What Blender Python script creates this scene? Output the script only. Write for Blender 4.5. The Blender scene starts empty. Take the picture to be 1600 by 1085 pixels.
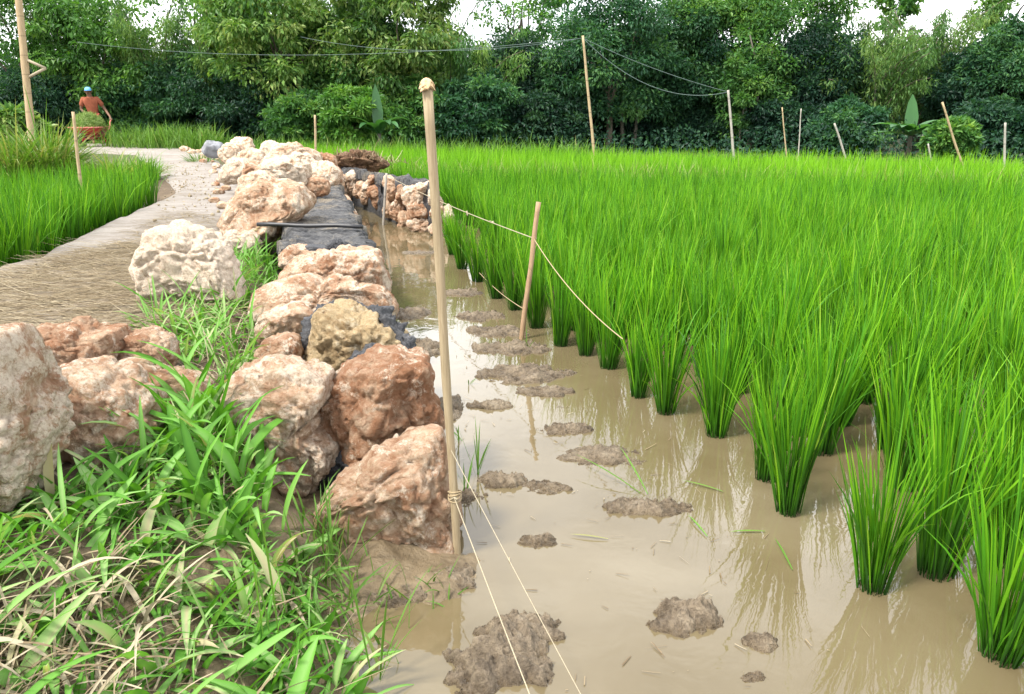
import bpy, bmesh, math, random
import numpy as np
from mathutils import Vector, Matrix, noise

random.seed(7)
RNG = np.random.default_rng(11)
R = math.radians
SC = bpy.context.scene
COL = SC.collection

# ------------------------------------------------------------------ camera
CAM_H, F, YH = 1.4, 1200.0, 170.0
PITCH = math.atan((542.5 - YH) / F)
cp, sp = math.cos(PITCH), math.sin(PITCH)
cam_d = bpy.data.cameras.new('camera')
cam = bpy.data.objects.new('camera', cam_d)
COL.objects.link(cam)
cam.location = (0, 0, CAM_H)
cam.rotation_euler = (math.pi / 2 - PITCH, 0, 0)
cam_d.sensor_width = 36
cam_d.lens = F / 1600 * 36
cam_d.clip_end = 600
cam_d.clip_start = 0.05
SC.camera = cam


def ray(px, py):
    a, b = (px - 800) / F, (542.5 - py) / F
    return Vector((a, cp + b * sp, -sp + b * cp))


def G(px, py, z=0.0):
    d = ray(px, py)
    t = (z - CAM_H) / d.z
    return Vector((d.x * t, d.y * t, z))


def At(px, py, y):
    d = ray(px, py)
    t = y / d.y
    return Vector((d.x * t, y, CAM_H + d.z * t))


# ------------------------------------------------------------------ object helpers
def tag(o, label=None, cat=None, group=None, kind=None):
    if label: o['label'] = label
    if cat: o['category'] = cat
    if group: o['group'] = group
    if kind: o['kind'] = kind
    return o


def empty(name, loc=(0, 0, 0), rz=0.0):
    o = bpy.data.objects.new(name, None)
    COL.objects.link(o)
    o.location = loc
    o.rotation_euler = (0, 0, rz)
    o.empty_display_size = 0.05
    return o


def link(name, me, mat=None, parent=None, loc=None):
    o = bpy.data.objects.new(name, me)
    COL.objects.link(o)
    if mat is not None:
        me.materials.clear()
        me.materials.append(mat)
    if parent is not None:
        o.parent = parent
    if loc is not None:
        o.location = loc
    return o


def np_mesh(name, V, Fq, attrs=None, smooth=True):
    """V (n,3), Fq (m,k) of equal sided faces"""
    V = np.asarray(V, dtype=np.float32)
    Fq = np.asarray(Fq, dtype=np.int32)
    me = bpy.data.meshes.new(name)
    n, (m, k) = len(V), Fq.shape
    me.vertices.add(n)
    me.vertices.foreach_set('co', V.ravel())
    me.loops.add(m * k)
    me.loops.foreach_set('vertex_index', Fq.ravel())
    me.polygons.add(m)
    me.polygons.foreach_set('loop_start', np.arange(0, m * k, k, dtype=np.int32))
    me.polygons.foreach_set('use_smooth', np.full(m, smooth, dtype=bool))
    me.update(calc_edges=True)
    for a, val in (attrs or {}).items():
        at = me.attributes.new(a, 'FLOAT', 'POINT')
        at.data.foreach_set('value', np.asarray(val, dtype=np.float32))
    return me


class MB:
    """collects verts / faces of mixed size into one mesh"""
    def __init__(self):
        self.v, self.f = [], []

    def add(self, vs, fs):
        b = len(self.v)
        self.v += [tuple(p) for p in vs]
        self.f += [tuple(i + b for i in f) for f in fs]

    def tube(self, pts, radii, n=8, caps=True, flat=1.0):
        pts = [Vector(p) for p in pts]
        if not hasattr(radii, '__len__'):
            radii = [radii] * len(pts)
        vs, fs = [], []
        prev = None
        for i, p in enumerate(pts):
            t = (pts[min(i + 1, len(pts) - 1)] - pts[max(i - 1, 0)]).normalized()
            if prev is None:
                ref = Vector((0, 1, 0)) if abs(t.y) < 0.8 else Vector((1, 0, 0))
                u = t.cross(ref).normalized()
            else:
                u = (prev - t * prev.dot(t)).normalized()
            prev = u
            w = t.cross(u)
            for k in range(n):
                a = 2 * math.pi * k / n
                vs.append(p + (u * math.cos(a) + w * math.sin(a) * flat) * radii[i])
        for i in range(len(pts) - 1):
            for k in range(n):
                fs.append((i * n + k, i * n + (k + 1) % n, (i + 1) * n + (k + 1) % n, (i + 1) * n + k))
        if caps:
            fs.append(tuple(reversed(range(n))))
            fs.append(tuple((len(pts) - 1) * n + k for k in range(n)))
        self.add(vs, fs)

    def build(self, name, mat, parent=None, smooth=True, loc=None):
        me = bpy.data.meshes.new(name)
        me.from_pydata(self.v, [], self.f)
        me.polygons.foreach_set('use_smooth', [smooth] * len(me.polygons))
        me.update()
        return link(name, me, mat, parent, loc)


# ------------------------------------------------------------------ materials
class NT:
    def __init__(self, name):
        self.m = bpy.data.materials.new(name)
        self.m.use_nodes = True
        self.t = self.m.node_tree
        self.t.nodes.clear()
        self.out = self.n('ShaderNodeOutputMaterial')

    def n(self, typ, **kw):
        nd = self.t.nodes.new(typ)
        for k, v in kw.items():
            setattr(nd, k, v)
        return nd

    def l(self, a, b):
        self.t.links.new(a, b)

    def noise(self, scale, detail=5, rough=0.6, vec=None, dist=0.0):
        nd = self.n('ShaderNodeTexNoise')
        nd.inputs['Scale'].default_value = scale
        nd.inputs['Detail'].default_value = detail
        nd.inputs['Roughness'].default_value = rough
        nd.inputs['Distortion'].default_value = dist
        if vec is not None:
            self.l(vec, nd.inputs['Vector'])
        return nd.outputs['Fac']

    def ramp(self, fac, stops):
        r = self.n('ShaderNodeValToRGB')
        els = r.color_ramp.elements
        while len(els) < len(stops):
            els.new(0.5)
        for e, (p, c) in zip(els, stops):
            e.position = p
            e.color = (*c, 1) if len(c) == 3 else c
        self.l(fac, r.inputs['Fac'])
        return r.outputs['Color']

    def mix(self, fac, a, b, mode='MIX'):
        m = self.n('ShaderNodeMix', data_type='RGBA', blend_type=mode)
        for s, v in ((m.inputs[0], fac), (m.inputs[6], a), (m.inputs[7], b)):
            if isinstance(v, (int, float)):
                s.default_value = v
            elif isinstance(v, tuple):
                s.default_value = (*v, 1)
            else:
                self.l(v, s)
        return m.outputs[2]

    def math(self, op, a, b=0.0, clamp=False):
        m = self.n('ShaderNodeMath', operation=op, use_clamp=clamp)
        for s, v in ((m.inputs[0], a), (m.inputs[1], b)):
            if isinstance(v, (int, float)):
                s.default_value = v
            else:
                self.l(v, s)
        return m.outputs[0]

    def attr(self, name, typ='GEOMETRY'):
        a = self.n('ShaderNodeAttribute', attribute_name=name, attribute_type=typ)
        return a

    def bump(self, h, strength=0.5, dist=0.02, normal=None):
        b = self.n('ShaderNodeBump')
        b.inputs['Strength'].default_value = strength
        b.inputs['Distance'].default_value = dist
        self.l(h, b.inputs['Height'])
        if normal is not None:
            self.l(normal, b.inputs['Normal'])
        return b.outputs['Normal']

    def obj(self):
        return self.n('ShaderNodeTexCoord').outputs['Object']

    def pos(self):
        return self.n('ShaderNodeNewGeometry').outputs['Position']

    def rand(self):
        return self.n('ShaderNodeObjectInfo').outputs['Random']

    def principled(self, col, rough=0.8, normal=None, spec=0.3, metal=0.0):
        p = self.n('ShaderNodeBsdfPrincipled')
        if isinstance(col, tuple):
            p.inputs['Base Color'].default_value = (*col, 1)
        else:
            self.l(col, p.inputs['Base Color'])
        if isinstance(rough, (int, float)):
            p.inputs['Roughness'].default_value = rough
        else:
            self.l(rough, p.inputs['Roughness'])
        p.inputs['Specular IOR Level'].default_value = spec
        p.inputs['Metallic'].default_value = metal
        if normal is not None:
            self.l(normal, p.inputs['Normal'])
        return p

    def done(self, sh):
        self.l(sh.outputs[0], self.out.inputs['Surface'])
        return self.m


def leaf_mat(name, stops, trans=0.4, rough=0.5, spec=0.3, var=0.25, tcol=None):
    """stops: colour ramp over the per leaf attribute 'tint'"""
    t = NT(name)
    c = t.ramp(t.attr('tint').outputs['Fac'], stops)
    hsv = t.n('ShaderNodeHueSaturation')
    t.l(c, hsv.inputs['Color'])
    mr = t.n('ShaderNodeMapRange')
    mr.inputs['To Min'].default_value = 1 - var
    mr.inputs['To Max'].default_value = 1 + var
    t.l(t.rand(), mr.inputs['Value'])
    t.l(mr.outputs[0], hsv.inputs['Value'])
    c = hsv.outputs['Color']
    p = t.principled(c, rough, spec=spec)
    tr = t.n('ShaderNodeBsdfTranslucent')
    tc = t.mix(1.0, c, tcol or (1.25, 1.3, 0.5), 'MULTIPLY')
    t.l(tc, tr.inputs['Color'])
    ms = t.n('ShaderNodeMixShader')
    ms.inputs[0].default_value = trans
    t.l(p.outputs[0], ms.inputs[1])
    t.l(tr.outputs[0], ms.inputs[2])
    return t.done(ms)


def rock_mat(name, pale, mid, red, amount=0.5, white=(0.82, 0.71, 0.575)):
    t = NT(name)
    v = t.obj()
    mp = t.n('ShaderNodeVectorMath', operation='ADD')
    comb = t.n('ShaderNodeCombineXYZ')
    rr = t.math('MULTIPLY', t.rand(), 37.0)
    t.l(rr, comb.inputs[0]); t.l(rr, comb.inputs[2])
    t.l(v, mp.inputs[0]); t.l(comb.outputs[0], mp.inputs[1])
    v = mp.outputs[0]
    red_a = t.attr('red', 'OBJECT').outputs['Fac']
    whi_a = t.attr('white', 'OBJECT').outputs['Fac']
    n1 = t.noise(5.0, 10, 0.74, v, 0.5)
    n2 = t.noise(19.0, 9, 0.74, v, 0.3)
    n3 = t.noise(75.0, 6, 0.78, v)
    base = t.mix(t.ramp(n2, [(0.40, (0, 0, 0)), (0.58, (1, 1, 1))]), pale, mid)
    # rusty patches broken up by fine grain
    k = t.math('ADD', t.math('MULTIPLY', n1, 0.55), t.math('MULTIPLY', n2, 0.45))
    k = t.math('ADD', k, t.math('MULTIPLY', t.math('SUBTRACT', n3, 0.5), 0.42))
    k = t.math('ADD', k, t.math('MULTIPLY', t.math('SUBTRACT', red_a, 0.5), 0.20))
    mask = t.ramp(k, [(0.45, (0, 0, 0)), (0.52, (0.5, 0.5, 0.5)), (0.62, (1, 1, 1))])
    redc = t.mix(n3, red, tuple(x * 0.5 for x in red))
    c = t.mix(t.math('MULTIPLY', mask, 0.88), base, redc)
    # chalky bare areas
    w = t.noise(7.0, 9, 0.74, v, 0.8)
    w = t.math('ADD', w, t.math('MULTIPLY', t.math('SUBTRACT', whi_a, 0.5), 0.34))
    w = t.math('ADD', w, t.math('MULTIPLY', t.math('SUBTRACT', n3, 0.5), 0.36))
    wm = t.ramp(w, [(0.48, (0, 0, 0)), (0.58, (1, 1, 1))])
    c = t.mix(t.math('MULTIPLY', wm, 0.85), c, white)
    # grain and dirt specks
    c = t.mix(0.8, c, t.ramp(n3, [(0.28, (0.30, 0.18, 0.11)), (0.42, (0.80, 0.72, 0.64)), (0.52, (1.0, 0.99, 0.98)), (0.72, (1.22, 1.22, 1.2))]), 'MULTIPLY')
    vo = t.n('ShaderNodeTexVoronoi')
    vo.inputs['Scale'].default_value = 26
    t.l(v, vo.inputs['Vector'])
    pit = t.ramp(vo.outputs['Distance'], [(0.10, (0, 0, 0)), (0.26, (1, 1, 1))])
    pitm = t.math('MULTIPLY', t.math('SUBTRACT', 1.0, pit), t.ramp(t.noise(8, 3, 0.5, v), [(0.56, (0, 0, 0)), (0.66, (1, 1, 1))]))
    c = t.mix(t.math('MULTIPLY', pitm, 0.6), c, (0.16, 0.075, 0.04))
    h = t.math('ADD', t.math('MULTIPLY', n2, 1.0), t.math('MULTIPLY', n3, 0.45))
    h = t.math('SUBTRACT', h, t.math('MULTIPLY', pitm, 0.5))
    nb = t.bump(h, 1.0, 0.05)
    return t.done(t.principled(c, 0.93, nb, 0.12))


M = {}
M['rock'] = rock_mat('limestone', (0.70, 0.545, 0.40), (0.63, 0.435, 0.295), (0.44, 0.205, 0.105))
M['rock_buff'] = rock_mat('buff_limestone', (0.62, 0.49, 0.30), (0.54, 0.41, 0.24), (0.36, 0.24, 0.12), white=(0.70, 0.60, 0.43))


def mat_mortar():
    t = NT('wet_mortar')
    v = t.pos()
    n = t.noise(14, 8, 0.7, v, 0.4)
    n2 = t.noise(90, 5, 0.7, v)
    c = t.ramp(t.math('ADD', t.math('MULTIPLY', n, 0.55), t.math('MULTIPLY', n2, 0.45)), [(0.36, (0.010, 0.0105, 0.012)), (0.5, (0.04, 0.041, 0.045)), (0.62, (0.115, 0.115, 0.118))])
    nb = t.bump(t.math('ADD', n, t.math('MULTIPLY', n2, 0.3)), 0.8, 0.03)
    return t.done(t.principled(c, t.ramp(n, [(0.3, (0.4,) * 3), (0.7, (0.85,) * 3)]), nb, 0.4))


def mat_cap():
    t = NT('grey_mortar_cap')
    v = t.pos()
    mp = t.n('ShaderNodeMapping')
    mp.inputs['Scale'].default_value = (1, 3.0, 1)
    t.l(v, mp.inputs['Vector'])
    n = t.noise(7, 8, 0.7, mp.outputs[0], 0.8)
    n2 = t.noise(60, 5, 0.7, v)
    c = t.ramp(n, [(0.30, (0.016, 0.0165, 0.018)), (0.45, (0.055, 0.056, 0.059)), (0.6, (0.115, 0.113, 0.112)), (0.75, (0.21, 0.19, 0.16))])
    dm = t.ramp(t.math('ADD', t.math('MULTIPLY', t.noise(2.3, 6, 0.7, v, 1.0), 0.7), t.math('MULTIPLY', n2, 0.3)), [(0.50, (0, 0, 0)), (0.60, (1, 1, 1))])
    c = t.mix(t.math('MULTIPLY', dm, 0.6), c, (0.26, 0.215, 0.15))
    c = t.mix(0.5, c, t.ramp(n2, [(0.35, (0.45, 0.45, 0.45)), (0.55, (1.1, 1.1, 1.1))]), 'MULTIPLY')
    nb = t.bump(t.math('ADD', n, t.math('MULTIPLY', n2, 0.4)), 0.9, 0.03)
    return t.done(t.principled(c, 0.8, nb, 0.25))


def mat_mud(name, dark, mid, pale, rough=0.45, wetline=False):
    t = NT(name)
    v = t.pos()
    n = t.noise(9, 8, 0.68, v, 0.5)
    n2 = t.noise(55, 6, 0.72, v)
    n4 = t.noise(130, 3, 0.7, v)
    c = t.ramp(n, [(0.3, dark), (0.52, mid), (0.75, pale)])
    c = t.mix(0.7, c, t.ramp(n2, [(0.32, (0.35, 0.32, 0.30)), (0.55, (1, 1, 1)), (0.75, (1.2, 1.2, 1.2))]), 'MULTIPLY')
    nb = t.bump(t.math('ADD', n, t.math('ADD', t.math('MULTIPLY', n2, 0.6), t.math('MULTIPLY', n4, 0.25))), 1.0, 0.035)
    if wetline:
        sx = t.n('ShaderNodeSeparateXYZ'); t.l(v, sx.inputs[0])
        z = t.math('ADD', sx.outputs[2], t.math('MULTIPLY', t.math('SUBTRACT', n2, 0.5), 0.02))
        wl = t.ramp(t.math('MULTIPLY', z, 30.0), [(0.08, (1, 1, 1)), (0.75, (0, 0, 0))])
        c = t.mix(wl, c, t.mix(1.0, c, (0.66, 0.63, 0.58), 'MULTIPLY'))
        rough = t.math('SUBTRACT', 0.65, t.math('MULTIPLY', wl, 0.42))
    return t.done(t.principled(c, rough, nb, 0.5))


M['mortar'] = mat_mortar()
M['cap'] = mat_cap()
M['mud'] = mat_mud('wet_mud', (0.085, 0.06, 0.036), (0.25, 0.195, 0.13), (0.36, 0.295, 0.21), 0.42, True)
M['brown_soil'] = mat_mud('dug_soil', (0.07, 0.035, 0.018), (0.19, 0.105, 0.055), (0.30, 0.19, 0.10), 0.9)


def mat_ground():
    t = NT('bank_soil')
    v = t.pos()
    wet = t.attr('wet').outputs['Fac']
    grs = t.attr('green').outputs['Fac']
    n = t.noise(6, 8, 0.7, v, 0.5)
    n2 = t.noise(45, 6, 0.72, v)
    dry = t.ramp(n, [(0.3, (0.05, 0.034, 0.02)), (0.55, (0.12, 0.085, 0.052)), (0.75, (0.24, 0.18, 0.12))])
    mud = t.ramp(n, [(0.3, (0.095, 0.068, 0.037)), (0.55, (0.18, 0.135, 0.08)), (0.75, (0.25, 0.195, 0.12))])
    gr = t.ramp(n2, [(0.3, (0.035, 0.06, 0.015)), (0.7, (0.10, 0.12, 0.04))])
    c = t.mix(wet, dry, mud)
    c = t.mix(grs, c, gr)
    c = t.mix(0.5, c, t.ramp(n2, [(0.3, (0.5, 0.47, 0.44)), (0.55, (1, 1, 1))]), 'MULTIPLY')
    r = t.math('SUBTRACT', 0.92, t.math('MULTIPLY', wet, 0.5))
    nb = t.bump(t.math('ADD', n, t.math('MULTIPLY', n2, 0.5)), 0.8, 0.03)
    return t.done(t.principled(c, r, nb, 0.35))


def mat_path():
    t = NT('dusty_path')
    v = t.pos()
    mp = t.n('ShaderNodeMapping')
    mp.inputs['Scale'].default_value = (0.6, 2.2, 1)
    t.l(v, mp.inputs['Vector'])
    n = t.noise(2.2, 8, 0.66, mp.outputs[0], 0.6)
    n2 = t.noise(30, 7, 0.72, mp.outputs[0], 0.4)
    n3 = t.noise(120, 4, 0.7, v)
    straw = t.attr('straw').outputs['Fac']
    dust = t.ramp(n, [(0.3, (0.235, 0.20, 0.165)), (0.5, (0.315, 0.285, 0.255)), (0.7, (0.385, 0.36, 0.335))])
    st = t.ramp(n2, [(0.3, (0.20, 0.16, 0.115)), (0.55, (0.345, 0.29, 0.225)), (0.75, (0.43, 0.38, 0.31))])
    k = t.math('ADD', straw, t.math('MULTIPLY', t.math('SUBTRACT', n, 0.5), 1.2), True)
    c = t.mix(k, dust, st)
    c = t.mix(0.45, c, t.ramp(n2, [(0.32, (0.6, 0.56, 0.52)), (0.5, (1, 1, 1))]), 'MULTIPLY')
    nb = t.bump(t.math('ADD', n2, t.math('MULTIPLY', n3, 0.4)), 0.9, 0.03)
    return t.done(t.principled(c, 0.95, nb, 0.1))


def mat_water():
    t = NT('muddy_water')
    v = t.pos()
    n = t.noise(1.3, 4, 0.55, v, 0.6)
    c = t.ramp(n, [(0.3, (0.104, 0.080, 0.040)), (0.55, (0.128, 0.101, 0.055)), (0.75, (0.158, 0.130, 0.078))])
    w = t.noise(5.0, 3, 0.5, v, 0.8)
    w2 = t.noise(26.0, 2, 0.5, v, 0.3)
    nb = t.bump(t.math('ADD', w, t.math('MULTIPLY', w2, 0.12)), 0.07, 0.02)
    p = t.principled(c, 0.02, nb, 0.5)
    p.inputs['IOR'].default_value = 1.62
    return t.done(p)


def mat_wood(name, a, b, ring=None, scale=(18, 18, 2.0), rough=0.75):
    t = NT(name)
    v = t.obj()
    mp = t.n('ShaderNodeMapping')
    mp.inputs['Scale'].default_value = scale
    t.l(v, mp.inputs['Vector'])
    n = t.noise(3.0, 7, 0.65, mp.outputs[0], 0.5)
    c = t.ramp(n, [(0.3, a), (0.7, b)])
    h = n
    if ring:
        sx = t.n('ShaderNodeSeparateXYZ')
        t.l(v, sx.inputs[0])
        f = t.math('FRACT', t.math('MULTIPLY', sx.outputs[2], 1.0 / ring))
        rm = t.ramp(f, [(0.0, (1, 1, 1)), (0.05, (0, 0, 0)), (0.95, (0, 0, 0)), (1.0, (1, 1, 1))])
        c = t.mix(t.math('MULTIPLY', rm, 0.6), c, tuple(x * 0.45 for x in a))
    nb = t.bump(h, 0.35, 0.006)
    return t.done(t.principled(c, rough, nb, 0.25))


def mat_plain(name, col, rough=0.6, spec=0.3, metal=0.0, nscale=25, var=0.3, bumpy=0.2):
    t = NT(name)
    v = t.obj()
    n = t.noise(nscale, 6, 0.65, v, 0.2)
    lo = tuple(x * (1 - var) for x in col)
    hi = tuple(min(1, x * (1 + var)) for x in col)
    c = t.ramp(n, [(0.3, lo), (0.7, hi)])
    return t.done(t.principled(c, rough, t.bump(n, bumpy, 0.005), spec, metal))


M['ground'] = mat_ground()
M['path'] = mat_path()
M['water'] = mat_water()
M['bamboo'] = mat_wood('dry_bamboo', (0.30, 0.22, 0.125), (0.45, 0.345, 0.21), 0.33)
M['pole'] = mat_wood('split_bamboo', (0.22, 0.165, 0.095), (0.37, 0.295, 0.19), None, (60, 60, 2.0))
M['fray'] = mat_wood('frayed_wood', (0.45, 0.30, 0.15), (0.62, 0.46, 0.27), None, (60, 60, 30))
M['stake'] = mat_wood('pinkish_stake', (0.24, 0.15, 0.085), (0.38, 0.26, 0.16), None, (50, 50, 4))
M['grey_stake'] = mat_wood('weathered_stake', (0.24, 0.22, 0.19), (0.42, 0.39, 0.34), 0.4)
M['bark'] = mat_wood('bark', (0.07, 0.06, 0.045), (0.17, 0.145, 0.11), None, (6, 6, 2), 0.95)
M['steel'] = mat_plain('dark_steel', (0.02, 0.02, 0.022), 0.45, 0.5)
M['string'] = mat_plain('pale_string', (0.33, 0.285, 0.20), 0.9, 0.1, nscale=300)
M['twine'] = mat_plain('brown_twine', (0.36, 0.28, 0.17), 0.9, 0.1, nscale=300)
M['wire'] = mat_plain('grey_wire', (0.10, 0.14, 0.13), 0.6, 0.3)
M['red'] = mat_plain('red_paint', (0.36, 0.022, 0.03), 0.5, 0.4, nscale=12, var=0.35)
M['pinkred'] = mat_plain('faded_red_paint', (0.50, 0.14, 0.12), 0.55, 0.4, nscale=12, var=0.3)
M['rubber'] = mat_plain('rubber', (0.02, 0.02, 0.02), 0.8)
M['skin'] = mat_plain('brown_skin', (0.15, 0.08, 0.05), 0.55, 0.3, var=0.12, bumpy=0.05)
M['shirt'] = mat_plain('rust_shirt', (0.25, 0.08, 0.045), 0.9, 0.1, nscale=9, var=0.25)
M['trousers'] = mat_plain('dark_red_trousers', (0.22, 0.05, 0.04), 0.9, 0.1, nscale=9, var=0.25)
M['cap_blue'] = mat_plain('light_blue_cap', (0.16, 0.38, 0.68), 0.85, 0.1, var=0.15)
M['dark'] = mat_plain('dark_features', (0.02, 0.015, 0.012), 0.6)
M['slab'] = mat_plain('grey_slab', (0.22, 0.225, 0.24), 0.85, 0.1, nscale=8, var=0.35)

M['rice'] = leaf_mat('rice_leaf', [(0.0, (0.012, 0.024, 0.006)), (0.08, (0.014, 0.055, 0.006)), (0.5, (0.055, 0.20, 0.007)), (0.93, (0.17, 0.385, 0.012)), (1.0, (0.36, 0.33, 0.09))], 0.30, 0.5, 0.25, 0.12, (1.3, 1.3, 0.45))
M['grass'] = leaf_mat('broad_grass', [(0.0, (0.045, 0.15, 0.012)), (0.42, (0.105, 0.28, 0.03)), (0.68, (0.19, 0.36, 0.095)), (0.85, (0.27, 0.39, 0.15)), (1.0, (0.40, 0.35, 0.21))], 0.35, 0.62, 0.28, 0.08)
M['fine'] = leaf_mat('fine_grass', [(0.0, (0.05, 0.12, 0.015)), (0.6, (0.12, 0.25, 0.035)), (1.0, (0.30, 0.30, 0.12))], 0.35, 0.55, 0.3, 0.15)
M['dry'] = leaf_mat('dry_grass', [(0.0, (0.13, 0.09, 0.05)), (0.5, (0.27, 0.215, 0.135)), (1.0, (0.40, 0.345, 0.24))], 0.15, 0.8, 0.15, 0.1, (1, 1, 1))
TREE_STOPS = {
    'deep': [(0.0, (0.006, 0.026, 0.018)), (0.5, (0.017, 0.060, 0.032)), (1.0, (0.05, 0.125, 0.048))],  # canopy shade put into the leaf colour of low bushes and woods
    'dark': [(0.0, (0.013, 0.052, 0.028)), (0.5, (0.036, 0.115, 0.046)), (1.0, (0.10, 0.22, 0.06))],
    'mid': [(0.0, (0.026, 0.088, 0.026)), (0.5, (0.072, 0.19, 0.042)), (1.0, (0.18, 0.31, 0.065))],
    'bright': [(0.0, (0.032, 0.105, 0.020)), (0.5, (0.08, 0.21, 0.035)), (1.0, (0.17, 0.31, 0.055))],
    'pale': [(0.0, (0.04, 0.115, 0.024)), (0.5, (0.115, 0.22, 0.045)), (1.0, (0.33, 0.40, 0.13))],
    'bamboo': [(0.0, (0.032, 0.10, 0.028)), (0.5, (0.09, 0.20, 0.045)), (1.0, (0.19, 0.29, 0.07))],
}
for k_, s_ in TREE_STOPS.items():
    M['leaf_' + k_] = leaf_mat('foliage_' + k_, s_, 0.38, 0.5, 0.3, 0.15)
M['heap'] = leaf_mat('cut_grass', [(0.0, (0.10, 0.17, 0.04)), (0.5, (0.20, 0.31, 0.08)), (1.0, (0.36, 0.42, 0.17))], 0.3, 0.6, 0.2, 0.1)
M['banana'] = leaf_mat('banana_leaf', [(0.0, (0.03, 0.10, 0.03)), (1.0, (0.07, 0.19, 0.06))], 0.35, 0.4, 0.45, 0.1)


# ------------------------------------------------------------------ geometry generators
def blades(root, az, lean, bend, L, W, segs=4, fold=0.25, profile='rice', tint=None, twist=None, basedark=False, midrib=0.0):
    """vectorised arching leaf blades, three vertices across"""
    root = np.asarray(root, float); N = len(root)
    t = np.linspace(0, 1, segs + 1)
    d = np.stack([np.cos(az), np.sin(az), np.zeros(N)], 1)
    tw = np.zeros(N) if twist is None else twist
    side0 = np.stack([-np.sin(az + tw), np.cos(az + tw), np.zeros(N)], 1)
    th = lean[:, None] + bend[:, None] * (0.5 * (t[None, :-1] + t[None, 1:])) ** 1.3
    step = (L / segs)[:, None]
    dh, dz = np.sin(th) * step, np.cos(th) * step
    H = np.concatenate([np.zeros((N, 1)), np.cumsum(dh, 1)], 1)
    Z = np.concatenate([np.zeros((N, 1)), np.cumsum(dz, 1)], 1)
    C = root[:, None, :] + d[:, None, :] * H[:, :, None]
    C[:, :, 2] += Z
    if profile == 'rice':
        pr = np.interp(t, [0, 0.25, 0.55, 0.85, 1], [0.45, 0.8, 1.0, 0.55, 0.04])
    elif profile == 'broad':
        pr = np.interp(t, [0, 0.15, 0.45, 0.8, 1], [0.35, 0.75, 1.0, 0.62, 0.05])
    else:
        pr = np.interp(t, [0, 0.5, 1], [1, 0.9, 0.5])
    w = 0.5 * W[:, None] * pr[None, :]
    thn = np.concatenate([th, th[:, -1:]], 1)
    nrm = np.stack([-np.cos(thn) * d[:, None, 0], -np.cos(thn) * d[:, None, 1], np.sin(thn)], 2)
    Lf = C + side0[:, None, :] * w[:, :, None]
    Rt = C - side0[:, None, :] * w[:, :, None]
    Cc = C - nrm * (w * fold * 2)[:, :, None]
    V = np.stack([Lf, Cc, Rt], 2).reshape(N * (segs + 1) * 3, 3)
    base = np.arange(N)[:, None, None] * (segs + 1) * 3 + np.arange(segs)[None, :, None] * 3 + np.arange(2)[None, None, :]
    Fq = np.stack([base, base + 1, base + 4, base + 3], 3).reshape(-1, 4)
    if tint is None:
        tint = np.full(N, 0.5)
    tv = np.repeat(tint[:, None], segs + 1, 1)
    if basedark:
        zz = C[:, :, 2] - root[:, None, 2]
        tv = np.clip(tv + 0.34 * (t[None, :] - 0.55), 0.08, 0.95)  # inner shade of the clump put into the tint: darker sheath, lighter tip
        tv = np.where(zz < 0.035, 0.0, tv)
    tv = np.repeat(tv[:, :, None], 3, 2).reshape(-1)
    if midrib:
        tv = tv.reshape(N, segs + 1, 3); tv[:, :, 1] = np.clip(tv[:, :, 1] + midrib, 0, 1); tv = tv.reshape(-1)
    return V, Fq, tv


def join_np(parts):
    Vs, Fs, Ts, b = [], [], [], 0
    for V, Fq, T in parts:
        Vs.append(V); Fs.append(Fq + b); Ts.append(T); b += len(V)
    return np.concatenate(Vs), np.concatenate(Fs), np.concatenate(Ts)


def leaves(P, size, dirv, normal, tint, aspect=0.45):
    """diamond leaves folded on the midrib. P (N,3) bases, dirv unit long axis, normal hints"""
    N = len(P)
    s = np.cross(dirv, normal)
    s /= np.linalg.norm(s, axis=1, keepdims=True) + 1e-9
    n = np.cross(s, dirv)
    L = size[:, None]
    a = P
    b = P + dirv * L * 0.45 + s * L * aspect * 0.5 + n * L * 0.06
    c = P + dirv * L - n * L * 0.12
    d = P + dirv * L * 0.45 - s * L * aspect * 0.5 + n * L * 0.06
    V = np.stack([a, b, c, d], 1).reshape(-1, 3)
    i = np.arange(N)[:, None] * 4
    Fq = np.concatenate([i, i + 1, i + 2, i + 3], 1)
    return V, Fq, np.repeat(tint, 4)


def unit(v):
    return v / (np.linalg.norm(v, axis=-1, keepdims=True) + 1e-9)


_ICO = {}
def ico(sub):
    if sub not in _ICO:
        bm = bmesh.new()
        bmesh.ops.create_icosphere(bm, subdivisions=sub, radius=1)
        V = np.array([v.co[:] for v in bm.verts]); Fq = np.array([[v.index for v in f.verts] for f in bm.faces])
        bm.free()
        _ICO[sub] = (V, Fq)
    return _ICO[sub]


def fract(P, H=1.0, lac=2.0, octv=5, seed=0.0):
    return np.array([noise.fractal(Vector((p[0] + seed, p[1] + seed * 1.7, p[2] - seed)), H, lac, octv) for p in P])


def polar_radius(poly, phi):
    """radius of polygon (centred, list of (x,z)) along angles phi"""
    P = np.array(poly, float)
    ang = np.arctan2(P[:, 1], P[:, 0]); rad = np.hypot(P[:, 0], P[:, 1])
    o = np.argsort(ang); ang, rad = ang[o], rad[o]
    ang = np.concatenate([ang - 2 * np.pi, ang, ang + 2 * np.pi]); rad = np.tile(rad, 3)
    return np.interp(phi, ang, rad)


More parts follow.
